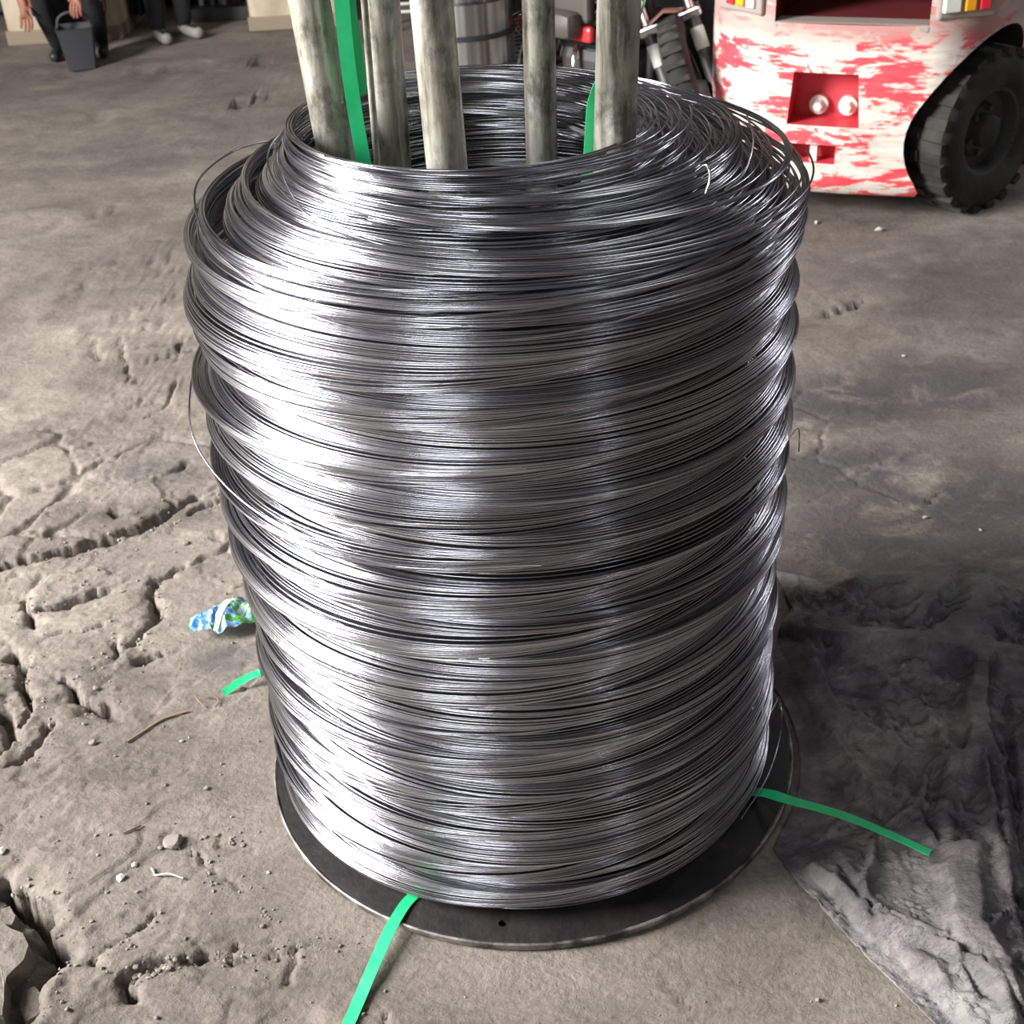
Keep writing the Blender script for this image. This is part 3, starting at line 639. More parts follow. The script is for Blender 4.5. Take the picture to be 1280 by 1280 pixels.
# keep the cloth under the strap that lies on it
for q0, q1 in zip((f0, f1, f2, f3), (f1, f2, f3, f4)):
    d = pline_dist(TX, TY, [tuple(q0[:2]), tuple(q1[:2])])
    lim = np.where(d < .016, min(q0[2], q1[2])-.004, np.where(d < .05, min(q0[2], q1[2])-.004+(d-.016)*1.0, 1)); TZ = np.minimum(TZ, lim)
ti = np.arange(nu*nv).reshape(nv, nu)
TQ = np.stack([ti[:-1, :-1], ti[1:, :-1], ti[1:, 1:], ti[:-1, 1:]], -1).reshape(-1, 4)
tarp = mesh_np('tarpaulin', np.stack([TX, TY, TZ], -1).reshape(-1, 3), TQ, M['tarp'])
pale = np.zeros_like(TX)
pale = np.maximum(pale, .55*np.exp(-(pline_dist(TX, TY, gp((1010, 1100), (1060, 1160), (1160, 1265), (1260, 1370)))/.016)**2))
pale = np.maximum(pale, .6*np.exp(-(pline_dist(TX, TY, gp((1190, 1260), (1230, 1310)))/.045)**2))
pale = np.maximum(pale, .75*np.exp(-(pline_dist(TX, TY, gp((975, 722), (1020, 735)))/.03)**2))
pale = np.maximum(pale, .40*np.exp(-(pline_dist(TX, TY, gp((1100, 745), (1200, 760), (1280, 745)))/.05)**2))
pale = np.maximum(pale, .35*np.exp(-(pline_dist(TX, TY, gp((1130, 1120), (1180, 1180)))/.05)**2))
atr = tarp.data.attributes.new('pale', 'FLOAT', 'POINT'); atr.data.foreach_set('value', pale.ravel().astype(np.float32))
md = tarp.modifiers.new('s', 'SOLIDIFY'); md.thickness = .0012; md.offset = 1
tag(tarp, 'crumpled dark grimy tarpaulin spread on the floor right of the coil', 'tarpaulin')

# ------------------------------------------------------------------ litter and stones
def rock_mesh(seed, sub=2, flat=.7):
    r = np.random.default_rng(seed); bm = bmesh.new(); bmesh.ops.create_icosphere(bm, subdivisions=sub, radius=1)
    pl_ = [(Vector(r.normal(size=3)).normalized(), r.uniform(.55, .9)) for _ in range(9)]
    for v_ in bm.verts:
        for nrm, d in pl_:
            k = v_.co.dot(nrm)
            if k > d: v_.co -= nrm*(k-d)
        v_.co *= 1+r.uniform(-.05, .05); v_.co.z *= flat
    me = bpy.data.meshes.new('stone'); bm.to_mesh(me); bm.free(); return me
rocks = [rock_mesh(s, 2 if s < 3 else 1) for s in range(6)]
for me in rocks: me.materials.append(M['stone'])
prock = [rock_mesh(s+20, 1) for s in range(3)]
for me in prock: me.materials.append(M['pale_stone'])
def stone(px, py, size_px, label, group=None, pale=False, k=0, sq=1.0):
    p_ = at(px, py); s_ = size_px/1667*np.linalg.norm(p_-CAM)/2
    o = bpy.data.objects.new('stone', (prock if pale else rocks)[k % (3 if pale else 6)]); COL.objects.link(o)
    o.scale = (s_, s_*sq, s_*.8); o.rotation_euler = (0, 0, k*1.3+px)
    o.location = (p_[0], p_[1], fz(p_[0], p_[1])+s_*.35)
    return tag(o, label, 'stone', group)
stone(218, 1054, 27, 'largest grey stone on the floor at the lower left', k=0)
stone(151, 1099, 13, 'knobbly pale stone left of the bent wire scrap', pale=True, k=1)
stone(169, 1082, 9, 'small pale stone just above the bent wire scrap', pale=True, k=2)
stone(4, 1069, 14, 'pale flake of stone at the left picture edge above the hole', pale=True, k=0)
stone(336, 1091, 6, 'tiny pale stone near the plate rim on the left', pale=True, k=1)
for k, (px, py, s_, lb) in enumerate([(134, 1117, 6, 'tiny grey stone just below the knobbly pale stone'), (172, 1116, 6, 'tiny grey stone below the left end of the bent wire scrap'),
    (115, 1155, 6, 'lone grey pebble on the smooth floor right of the corner hole'), (200, 1061, 8, 'small grey stone touching the left side of the largest stone'), (258, 987, 8, 'grey chip alone on the smooth raised floor left of the plate'),
    (104, 903, 7, 'grey pebble left of the long thin twig'), (116, 928, 10, 'grey stone below the left end of the long thin twig'), (302, 862, 8, 'grey pebble under the short green strap end'),
    (231, 674, 10, 'curved grey chip on the broken floor above the wrapper'), (120, 860, 9, 'grey stone in the broken floor left of the twig'), (152, 735, 8, 'grey pebble in the broken crust above and left of the wrapper')]):
    stone(px, py, s_, lb, 'loose stones left of the coil', k=k)
gl = 'gravel crumb in the rubble-filled crack at the lower left'
for k in range(30):
    t = random.random(); px = 158+t*92+random.uniform(-3, 3); py = 1223-t*27+random.uniform(-7, 7)
    stone(px, py, random.uniform(4, 10), gl, 'rubble in the crack', k=k)
gl = 'gravel crumb in the small broken patch beside the plate'
for k in range(10):
    stone(random.uniform(325, 352), random.uniform(1136, 1162), random.uniform(3.5, 7), gl, 'rubble in the small patch', k=k)
gl = 'gravel crumb strewn below the raised floor edge'
for k in range(10):
    stone(random.uniform(232, 305), random.uniform(1044, 1058), random.uniform(3.5, 8), gl, 'rubble below the raised edge', k=k)
for k, (px, py, s_, lb) in enumerate([(1156, 649, 9, 'pale chip on the oily floor just above the tarpaulin'), (1098, 290, 12, 'pale chip on the floor below the middle of the forklift'), (1020, 281, 10, 'pale flat chip beside the coil below the forklift tow pin'),
    (1130, 444, 7, 'pale chip on the dark stain midway between forklift and tarpaulin'), (1225, 664, 7, 'pale chip near the right picture edge above the tarpaulin')]):
    stone(px, py, s_, lb, 'pale chips right of the coil', pale=True, k=k, sq=.5)
ico = bmesh.new(); bmesh.ops.create_icosphere(ico, subdivisions=1, radius=1); ico.verts.ensure_lookup_table()
IV = np.array([v_.co[:] for v_ in ico.verts]); IF = np.array([[v_.index for v_ in f_.verts] for f_ in ico.faces]); ico.free()
GV, GF = [], []; rg = np.random.default_rng(77); cnt = 0
spots = []
for ci in (0, 1, 3, 4, 5, 6, 7, 8, 10, 12, 13, 14, 15, 17, 21, 22):
    g_ = [at(*q)[:2] for q in CRACKS[ci][0]]
    for a, b in zip(g_[:-1], g_[1:]):
        L = np.linalg.norm(b-a)
        for _ in range(int(L*260)):
            spots.append(a+(b-a)*rg.random()+rg.normal(size=2)*(.012+.6*CRACKS[ci][1]))
for _ in range(260): spots.append(np.array([rg.uniform(-.95, -.42), rg.uniform(-.5, .9)]))
for _ in range(60): spots.append(np.array([rg.uniform(-.4, .45), rg.uniform(-.62, -.45)]))
for p_ in spots:
    if np.hypot(*p_) < .43: continue
    r_ = .0011+.0028*rg.random()**3; R_ = Matrix.Rotation(rg.uniform(0, 6.3), 3, Vector(rg.normal(size=3)))
    q = (IV*(1+.25*rg.normal(size=(len(IV), 1))*.6)*np.array([1, rg.uniform(.6, 1), rg.uniform(.5, .9)]))@np.array(R_)*r_
    GV.append(q+np.array([p_[0], p_[1], fz(*p_)+r_*.4])); GF.append(IF+cnt*len(IV)); cnt += 1
o = mesh_np('gravel', np.vstack(GV), np.vstack(GF), M['stone'], smooth=False)
tag(o, 'fine gravel and grit strewn over the broken floor left of the coil', 'gravel', kind='stuff')
# broken slab pieces at the bottom left corner
def slab(pix, z0, h_, label, name='concrete_chunk'):
    g = gp(*pix); bm = bmesh.new(); r = random.Random(len(pix))
    lo = [bm.verts.new((x, y, z0)) for x, y in g]; cx_ = sum(x for x, y in g)/len(g); cy_ = sum(y for x, y in g)/len(g)
    hi = [bm.verts.new((cx_+(x-cx_)*.93, cy_+(y-cy_)*.93, z0+h_*r.uniform(.97, 1.03))) for x, y in g]
    ct_ = bm.verts.new((cx_, cy_, z0+h_*1.0))
    for i in range(len(g)):
        j = (i+1) % len(g); bm.faces.new((lo[i], lo[j], hi[j], hi[i])); bm.faces.new((hi[i], hi[j], ct_))
    bm.faces.new(lo[::-1])
    bmesh.ops.subdivide_edges(bm, edges=bm.edges[:], cuts=4, use_grid_fill=True)
    for v_ in bm.verts:
        q = v_.co; k = 0.0045*(vnoise(np.array([q.x*60]), np.array([q.y*60+q.z*80]), 5)[0]-.5); v_.co += Vector((k, -k, k*.7))
    o = bm_obj(name, bm, M['floor']); return tag(o, label, 'concrete chunk')
slab([(-60, 1165), (0, 1158), (18, 1172), (36, 1180), (44, 1195), (38, 1215), (14, 1240), (10, 1290), (-60, 1300)], -.01, .035, 'broken flat slab of concrete in the bottom left corner')
slab([(28, 1238), (44, 1232), (56, 1245), (52, 1265), (34, 1278), (24, 1262)], -.03, .03, 'rounded lump of concrete in the dark hole beside the slab')
slab([(2, 1140), (14, 1136), (22, 1150), (16, 1162), (4, 1160)], -.025, .032, 'small lump of concrete at the upper end of the corner hole')
# wire scraps and twigs
def scrap(name, pix, r_, mt, label, lift=.003, n=6):
    P = []
    for q in pix:
        p_ = at(q[0], q[1]); P.append((p_[0], p_[1], fz(p_[0], p_[1])+lift+(q[2] if len(q) > 2 else 0)))
    P = smooth_path(P, n) if len(P) > 2 else np.array(P)
    return tag(tube_obj(name, P, r_, mt, None, 6), label, name.replace('_', ' '))
scrap('wire_scrap', [(190, 1087), (193, 1092), (195, 1096), (212, 1097, .004), (230, 1100)], .0016, M['pale_stone'], 'bent pale wire scrap on the floor below the largest stone')
scrap('wire_scrap', [(256, 887), (246, 877, .006), (258, 876, .004), (270, 876, .004), (274, 880), (270, 886)], .0011, M['wood'], 'thin looped brown wire scrap below the short strap end')
scrap('twig', [(235, 892), (205, 900), (180, 914), (159, 928)], .0022, M['wood'], 'long thin brown twig lying left of the coil')
scrap('twig', [(155, 1047), (166, 1042), (177, 1035)], .0016, M['wood'], 'short straight twig left of the largest stone')
# wrapper
wp = [(238, 797), (241, 786), (262, 776), (280, 767), (300, 757), (322, 756), (322, 778), (312, 786), (296, 791), (276, 796)]
g = gp(*wp); gx = np.array(g); 
nuw, nvw = 34, 18
tpw = resample(np.array(gp((238, 797), (240, 785), (262, 775), (282, 766), (300, 757), (330, 754))), nuw)
btw = resample(np.array(gp((238, 799), (262, 797), (280, 797), (296, 792), (312, 787), (330, 780))), nuw)
vv = np.linspace(0, 1, nvw)[:, None, None]; WP = tpw[None]*(1-vv)+btw[None]*vv
wxn, wyn = WP[..., 0], WP[..., 1]
uu = np.linspace(0, 1, nuw)[None]; 
WZ = .008+.014*np.clip(1-np.abs(fbm(wxn*26, wyn*26, 2, 301)-.5)*5, 0, 1)+.022*np.sin(PI*vv[..., 0])*np.sin(PI*np.clip(uu*.9+.05, 0, 1))
wi = np.arange(nuw*nvw).reshape(nvw, nuw)
wr_ = mesh_np('snack_wrapper', np.stack([wxn, wyn, WZ], -1).reshape(-1, 3), np.stack([wi[:-1, :-1], wi[1:, :-1], wi[1:, 1:], wi[:-1, 1:]], -1).reshape(-1, 4), M['wrapper'], smooth=False)
wr_.modifiers.new('s', 'SOLIDIFY').thickness = .0006
tag(wr_, 'crumpled blue, green and white plastic wrapper on the floor left of the coil', 'wrapper')
bnd = [tuple(at(*q)[:2]) for q in ((270, 797), (280, 786), (290, 774), (300, 760))]
wb = []
for x, y in bnd:
    j = np.argmin((wxn-x)**2+(wyn-y)**2); wb.append((x, y, WZ.ravel()[j]+.003))
o = ribbon('white_band', wb, .012, M['wrapper_white'], wr_, thick=.0006); o['label'] = 'white crumpled band'

# ------------------------------------------------------------------ forklift
FR = at(1043, 241, .09); RZ = math.radians(-22)
fork = empty('forklift', (FR[0], FR[1], 0), RZ)
tag(fork, 'worn red forklift truck seen from behind, paint rubbed down to cream', 'forklift')
HW = .43
def plan(grow=0.0):
    pts = []
    for i in range(15):  # swept right rear corner
        a = PI/2*(1-i/14); pts.append((.20+.25*math.cos(a), .44-.44*math.sin(a)))
    pts.append((.45, .62)); pts.append((.45, .86)); pts.append((-.45, .86)); pts.append((-.45, .62))
    for i in range(15):
        a = PI/2*i/14; pts.append((-.20-.25*math.cos(a), .44-.44*math.sin(a)))
    for i in range(1, 6):
        t = i/6; pts.append((-.20+.40*t, -.012*math.sin(PI*t)))
    return pts
def extrude_plan(pts, levels):
    bm = bmesh.new(); rings = []
    for z, g, dy in levels:
        cx_, cy_ = 0, .45
        rings.append([bm.verts.new((x*(1+g), cy_+(y-cy_)*(1+g)+dy, z)) for x, y in pts])
    for a, b in zip(rings[:-1], rings[1:]):
        for i in range(len(pts)): bm.faces.new((a[i], a[(i+1) % len(pts)], b[(i+1) % len(pts)], b[i]))
    bm.faces.new(rings[0][::-1]); bm.faces.new(rings[-1]); return bm
bm = extrude_plan(plan(), [(.085, -.05, 0), (.10, -.015, 0), (.13, 0, 0), (.35, .01, 0), (.55, .005, 0), (.615, 0, 0), (.66, -.012, 0), (.98, -.03, .0), (1.02, -.06, 0)])
cw = bm_obj('counterweight', bm, M['fork_paint'], smooth=True)
WC = (.405, .19, .235); WRAD = .235
def cutbox(lo, hi, taper=0.0, mt=None):
    bm = bmesh.new(); vs_ = box(bm, [(a+b)/2 for a, b in zip(lo, hi)], [b-a for a, b in zip(lo, hi)])
    if taper:
        for v_ in vs_:
            if v_.co.z > (lo[2]+hi[2])/2: v_.co.x = (lo[0]+hi[0])/2+(v_.co.x-(lo[0]+hi[0])/2)*(1-taper)
    return bm_obj('cut', bm, mt or M['fork_red'])
AX = Vector((math.cos(math.radians(-33)), math.sin(math.radians(-33)), 0)); wc = Vector(WC)+Vector((0, 0, .012))
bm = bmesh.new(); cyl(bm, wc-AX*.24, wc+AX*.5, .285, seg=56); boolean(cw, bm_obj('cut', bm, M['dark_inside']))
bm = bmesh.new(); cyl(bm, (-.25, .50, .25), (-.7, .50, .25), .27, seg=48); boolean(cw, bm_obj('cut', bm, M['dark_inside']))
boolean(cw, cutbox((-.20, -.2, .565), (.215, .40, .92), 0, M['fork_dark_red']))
boolean(cw, cutbox((-.150, -.2, .286), (.055, .095, .434), .12))
boolean(cw, cutbox((-.14, -.2, .178), (-.005, .06, .232)))
cw.parent = fork
me = cw.data
kr = np.zeros(len(me.vertices), np.float32)
for i, v_ in enumerate(me.vertices):
    q = v_.co
    kr[i] = 0
atr = me.attributes.new('keep_red', 'FLOAT', 'POINT'); atr.data.foreach_set('value', kr)
for p_ in me.polygons: p_.use_smooth = True
try: me.set_sharp_from_angle(angle=math.radians(35))
except Exception: pass
# dusty grey sill and lamp panels
bm = bmesh.new(); box(bm, (.008, .037, .556), (.42, .08, .022), bev=.006); bm_obj('sill', bm, M['fork_grey'], fork)
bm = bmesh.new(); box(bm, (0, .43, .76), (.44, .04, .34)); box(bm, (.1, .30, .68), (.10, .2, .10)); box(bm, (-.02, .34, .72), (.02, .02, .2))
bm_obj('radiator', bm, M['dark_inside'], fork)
for sx in (-1, 1):
    bm = bmesh.new(); box(bm, (0, 0, 0), (.17, .03, .24), rot=Matrix.Rotation(sx*math.radians(33), 3, 'Z'), bev=.008)
    bmesh.ops.translate(bm, vec=(.300*sx, .047, .70), verts=bm.verts); bm_obj('lamp_panel', bm, M['fork_grey'], fork)
# lamps: three lenses side by side on each panel
for sx, order in ((-1, (('red_lens', .03), ('amber', .034), ('white_lens', .034))), (1, (('white_lens', .052), ('amber', .036), ('red_lens', .036)))):
    x = (-.350 if sx < 0 else .240)
    for mn, w_ in order:
        xm = x+w_/2; bm = bmesh.new(); box(bm, (0, 0, 0), (w_-.003, .02, .17), rot=Matrix.Rotation(sx*math.radians(33), 3, 'Z'), bev=.004)
        bmesh.ops.translate(bm, vec=(xm, .047-.019+(xm-.300*sx)*math.tan(sx*math.radians(33)), .685), verts=bm.verts)
        bm_obj('lamp_lens', bm, M[mn], fork); x += w_
for (bx, bz) in ((-.075, .322), (.008, .322)):
    bm = bmesh.new(); cyl(bm, (bx, .093, bz), (bx, .075, bz), .027, seg=24); cyl(bm, (bx, .075, bz), (bx, .05, bz), .017, .013, seg=6)
    bm_obj('bolt', bm, M['steel_bolt'], fork)
bm = bmesh.new(); box(bm, (-.07, .02, .205), (.020, .03, .056)); bm_obj('tow_pin', bm, M['steel_bolt'], fork)
bm = bmesh.new(); box(bm, (-.05, .03, .260), (.22, .07, .046), bev=.008); bm_obj('tow_bracket', bm, M['fork_paint'], fork)
def fork_wheel(c_, r_, w_, steer, name='wheel'):
    t = empty(name, c_, steer); t.parent = fork
    prof = [(r_*.50, -w_*.42), (r_*.62, -w_*.5), (r_*.86, -w_*.5), (r_*.95, -w_*.42), (r_*.97, -w_*.3), (r_*.97, w_*.3), (r_*.95, w_*.42), (r_*.86, w_*.5), (r_*.62, w_*.5), (r_*.50, w_*.42)]
    bm = bmesh.new(); lathe(bm, prof, 56, axis='X', close=True)
    for i in range(22):
        a = 2*PI*i/22
        for s_ in (-1, 1):
            aa = a+(PI/22 if s_ > 0 else 0)
            R_ = Matrix.Rotation(aa, 3, 'X')
            p_ = R_@Vector((s_*w_*.27, 0, r_*.965)); box(bm, p_, (w_*.46, r_*.13, r_*.085), rot=R_)
    o = bm_obj('tyre', bm, M['tyre'], t, smooth=True)
    bm = bmesh.new(); lathe(bm, [(.0, w_*.16), (r_*.16, w_*.2), (r_*.30, w_*.2), (r_*.34, w_*.12), (r_*.46, w_*.16), (r_*.50, w_*.42), (r_*.53, w_*.44), (r_*.53, -w_*.44), (r_*.3, -w_*.4), (0, -w_*.4)][1:-1], 40, axis='X')
    bm_obj('rim', bm, M['rim'], t, smooth=True)
    bm = bmesh.new(); lathe(bm, [(r_*.20, w_*.2), (r_*.20, w_*.40), (r_*.15, w_*.46), (.001, w_*.46)], 28, axis='X'); bm_obj('hub', bm, M['tyre'], t, smooth=True)
    for i in range(6):
        a = 2*PI*i/6+.3; bm = bmesh.new(); y_, z_ = r_*.27*math.cos(a), r_*.27*math.sin(a)
        cyl(bm, (w_*.18, y_, z_), (w_*.30, y_, z_), .009, seg=6); bm_obj('wheel_nut', bm, M['rim'], t)
    return t
fork_wheel(tuple(Vector(WC)-AX*.065), WRAD, .15, math.radians(-33))
fork_wheel((-.37, .50, WC[2]), WRAD-.02, .15, PI)
for sx in (-1, 1): fork_wheel((sx*.42, 1.45, .28), .28, .19, 0)
bm = bmesh.new(); box(bm, (0, 1.1, .55), (.62, .55, .75), bev=.02); box(bm, (0, 1.0, .22), (.5, 1.2, .14)); bm_obj('chassis', bm, M['fork_paint'], fork)
bm = bmesh.new(); box(bm, (0, .95, .98), (.42, .42, .12), bev=.03); box(bm, (0, .74, 1.2), (.42, .1, .42), bev=.03); bm_obj('seat', bm, M['black'], fork)
for sx in (-1, 1):
    for y0, y1 in ((.62, .70), (1.55, 1.45)):
        bm = bmesh.new(); cyl(bm, (sx*.38, y0, .9 if y0 < 1 else .5), (sx*.36, y1, 1.85), .025, seg=12); bm_obj('guard_post', bm, M['black'], fork, smooth=True)
    bm = bmesh.new(); box(bm, (sx*.2, 1.78, 1.0), (.07, .09, 1.9)); bm_obj('mast_rail', bm, M['black'], fork)
    bm = bmesh.new(); box(bm, (sx*.22, 2.3, .06), (.10, .95, .035)); bm_obj('lifting_fork', bm, M['black'], fork)
bm = bmesh.new(); box(bm, (0, 1.08, 1.87), (.80, .85, .04), bev=.01); bm_obj('overhead_guard', bm, M['black'], fork)

# ------------------------------------------------------------------ motorcycle
FA = np.array([.625, 2.58, .27]); RA = np.array([.15, 3.13, .27])
dv = FA-RA; Lb = math.hypot(dv[0], dv[1]); 
bike = empty('motorcycle', (RA[0], RA[1], 0), math.atan2(dv[1], dv[0]))
tag(bike, 'parked motorcycle behind the coil with chrome fork and red panels', 'motorcycle')
def bike_wheel(x):
    t = empty('wheel', (x, 0, .27)); t.parent = bike
    bm = bmesh.new(); prof = [(.225+.045*math.cos(a)*1.0, .042*math.sin(a)) for a in np.linspace(0, 2*PI, 14, endpoint=False)]
    lathe(bm, prof, 48, axis='Y', close=True)
    for i in range(36):
        R_ = Matrix.Rotation(2*PI*i/36, 3, 'Y'); box(bm, R_@Vector((0, 0, .268)), (.016, .06, .012), rot=R_)
    bm_obj('tyre', bm, M['tyre'], t, smooth=True)
    bm = bmesh.new(); lathe(bm, [(.185, -.02), (.195, -.024), (.195, .024), (.185, .02)], 40, axis='Y', close=True); bm_obj('rim', bm, M['chrome'], t, smooth=True)
    bm = bmesh.new(); lathe(bm, [(.05, -.05), (.06, -.03), (.06, .03), (.05, .05)], 20, axis='Y'); bm_obj('hub', bm, M['engine'], t, smooth=True)
    bm = bmesh.new()
    for i in range(18):
        a = 2*PI*i/18; cyl(bm, (.05*math.cos(a), .02*(-1)**i, .05*math.sin(a)), (.188*math.cos(a+.25), 0, .188*math.sin(a+.25)), .002, seg=5, caps=False)
    o = bm_obj('spokes', bm, M['chrome'], t)
bike_wheel(0); bike_wheel(Lb)
rk = math.radians(27); fx = lambda z: Lb-(z-.27)*math.tan(rk)
for s_ in (-1, 1):
    bm = bmesh.new(); cyl(bm, (fx(.25), s_*.07, .25), (fx(.50), s_*.07, .50), .020, seg=14); o = bm_obj('fork_leg', bm, M['engine'], bike, smooth=True)
    bm = bmesh.new(); cyl(bm, (fx(.50), s_*.07, .50), (fx(.86), s_*.07, .86), .014, seg=14); bm_obj('fork_tube', bm, M['chrome'], o, smooth=True)
    bm = bmesh.new(); cyl(bm, (fx(.395), s_*.07, .395), (fx(.455), s_*.07, .455), .0215, seg=14); bm_obj('white_band', bm, M['white_paint'], o, smooth=True)
bm = bmesh.new(); box(bm, (fx(.50), 0, .50), (.05, .2, .03), rot=Matrix.Rotation(0, 3, 'Y'), bev=.006); bm_obj('fork_clamp', bm, M['chrome'], bike)
bm = bmesh.new(); pr = []
for i in range(13):
    a = math.radians(95+i*7); pr.append([bm.verts.new((Lb+.295*math.cos(a), y_, .27+.295*math.sin(a)-.02*abs(y_)/.05)) for y_ in (-.055, -.03, 0, .03, .055)])
for a, b in zip(pr[:-1], pr[1:]):
    for j in range(4): bm.faces.new((a[j], a[j+1], b[j+1], b[j]))
o = bm_obj('mudguard', bm, M['mudguard'], bike, smooth=True); o.modifiers.new('s', 'SOLIDIFY').thickness = .003
bm = bmesh.new(); lathe(bm, [(.001, .05), (.06, .045), (.085, .0), (.08, -.05), (.04, -.09)], 24, axis='X', origin=(fx(.78)+.06, 0, .78)); bm_obj('headlamp', bm, M['chrome'], bike, smooth=True)
P = smooth_path([(fx(.86)-.12, -.32, .90), (fx(.86)-.03, -.2, .92), (fx(.86), 0, .88), (fx(.86)-.03, .2, .92), (fx(.86)-.12, .32, .90)], 8)
tube_obj('handlebar', P, .011, M['black'], bike, 10)
# the handlebars are turned: swing the front end about the steering axis
SR = Matrix.Rotation(math.radians(-53), 3, Vector((-math.sin(rk), 0, math.cos(rk)))); SA = Vector((Lb, 0, .27))
for o in list(bike.children_recursive):
    if o.name.split('.')[0] in ('fork_leg', 'fork_tube', 'white_band', 'fork_clamp', 'mudguard', 'headlamp', 'handlebar') and o.type == 'MESH':
        for v_ in o.data.vertices: v_.co = SA+SR@(v_.co-SA)
    if o.name.split('.')[0] == 'wheel' and o.location.x > .3: o.rotation_euler = SR.to_euler()
bm = bmesh.new(); box(bm, (Lb*.50, 0, .30), (.30, .20, .20), bev=.04); box(bm, (Lb*.58, 0, .46), (.13, .13, .18), rot=Matrix.Rotation(.25, 3, 'Y'), bev=.02)
for i in range(6): box(bm, (Lb*.58, 0, .39+.03*i), (.17, .17, .008))
bm_obj('engine', bm, M['engine'], bike)
bm = bmesh.new(); box(bm, (Lb*.62, 0, .70), (.36, .20, .16), bev=.05); bm_obj('fuel_tank', bm, M['saddle'], bike, smooth=True)
for s_ in (-1, 1):
    bm = bmesh.new(); box(bm, (Lb*.30, s_*.11, .445), (.34, .03, .05), bev=.012); bm_obj('side_panel', bm, M['bike_red'], bike)
    bm = bmesh.new(); box(bm, (Lb*.28, s_*.10, .55), (.34, .04, .15), bev=.014); bm_obj('battery_cover', bm, M['saddle'], bike)
    bm = bmesh.new(); box(bm, (Lb*.36, s_*.15, .475), (.19, .08, .085), bev=.03); bm_obj('air_box', bm, M['saddle'], bike, smooth=True)
bm = bmesh.new(); box(bm, (Lb*.22, 0, .655), (.52, .20, .09), bev=.035); bm_obj('saddle', bm, M['saddle'], bike, smooth=True)
for nm, P in (('down_tube', [(fx(.74)-.03, 0, .74), (Lb*.74, 0, .45), (Lb*.66, 0, .20), (Lb*.30, 0, .20)]), ('top_tube', [(fx(.74)-.03, 0, .74), (Lb*.5, 0, .60), (0.0, 0, .60)])):
    tube_obj(nm, smooth_path(P, 8), .016, M['black'], bike, 10)
for s_ in (-1, 1):
    tube_obj('swingarm', np.array([(Lb*.34, s_*.07, .27), (Lb*.17, s_*.08, .27), (0, s_*.08, .27)]), .014, M['gunmetal'], bike, 10)
    tube_obj('shock_absorber', np.array([(.03, s_*.09, .30), (.09, s_*.09, .45), (.14, s_*.09, .58)]), .020, M['chrome'], bike, 12)
tube_obj('exhaust', smooth_path([(Lb*.66, -.10, .38), (Lb*.72, -.11, .26), (Lb*.55, -.12, .20), (Lb*.2, -.13, .24), (-.12, -.13, .30)], 8), .024, M['chrome'], bike, 12)
tube_obj('kick_stand', smooth_path([(Lb*.40, -.08, .22), (Lb*.42, -.16, .10), (Lb*.43, -.22, .006)], 6), .010, M['chrome'], bike, 8)
tube_obj('kick_lever', smooth_path([(Lb*.42, -.10, .40), (Lb*.44, -.13, .36), (Lb*.45, -.14, .24), (Lb*.50, -.16, .22)], 6), .010, M['chrome'], bike, 8)
tube_obj('leg_guard', smooth_path([(Lb*.78, -.05, .62), (Lb*.80, -.20, .60), (Lb*.78, -.24, .46), (Lb*.74, -.20, .34), (Lb*.70, -.05, .30)], 8), .014, M['white_paint'], bike, 10)
bm = bmesh.new(); box(bm, (Lb*.76, -.20, .50), (.02, .10, .14), bev=.006); bm_obj('leg_shield', bm, M['white_paint'], bike)

# ------------------------------------------------------------------ steel drum, ribbed stack
dc = at(583, 60, y=2.9)
drum = empty('steel_drum', (dc[0], 2.9, 0)); drum.scale = (.78, .78, 1); tag(drum, 'bright steel drum with dark bands standing behind the coil', 'drum')
bm = bmesh.new(); lathe(bm, [(.17, .10), (.20, .10), (.20, .16), (.165, .165), (.165, .36), (.20, .37), (.20, .56), (.165, .565), (.165, .85), (.10, .86)], 56); bm_obj('drum_body', bm, M['drum'], drum, smooth=True)
for z_ in (.31, .46, .60):
    bm = bmesh.new(); lathe(bm, [(.166, z_-.008), (.208, z_-.008), (.208, z_+.008), (.166, z_+.008)], 48, close=True); bm_obj('band', bm, M['black'], drum, smooth=True)
for i in range(3):
    a = 2*PI*i/3+.2; bm = bmesh.new(); cyl(bm, (.22*math.cos(a), .22*math.sin(a), .003), (.14*math.cos(a), .14*math.sin(a), .16), .012, seg=10); bm_obj('leg', bm, M['white_paint'], drum, smooth=True)
rc_ = at(628, 60, y=3.65)
bm = bmesh.new()
prof = [(.05, .004)]
for i in range(60): prof += [(.13, .004+i*.014), (.136, .008+i*.014), (.13, .012+i*.014)]
prof += [(.05, .86)]; lathe(bm, prof, 40, origin=(rc_[0], 3.65, 0))
tag(bm_obj('wire_reel', bm, M['gunmetal'], smooth=True), 'dark reel of wire half hidden behind the bright drum', 'reel')
rc_ = at(893, 60, y=3.3)
bm = bmesh.new(); prof = [(.03, .004)]
for i in range(44): prof += [(.10, .004+i*.02), (.108, .010+i*.02), (.10, .018+i*.02)]
prof += [(.03, .89)]; lathe(bm, prof, 40, origin=(rc_[0], 3.3, 0))
tag(bm_obj('wire_reel', bm, M['darkwire'], smooth=True), 'grey ribbed reel of wire standing between motorcycle and forklift', 'reel')
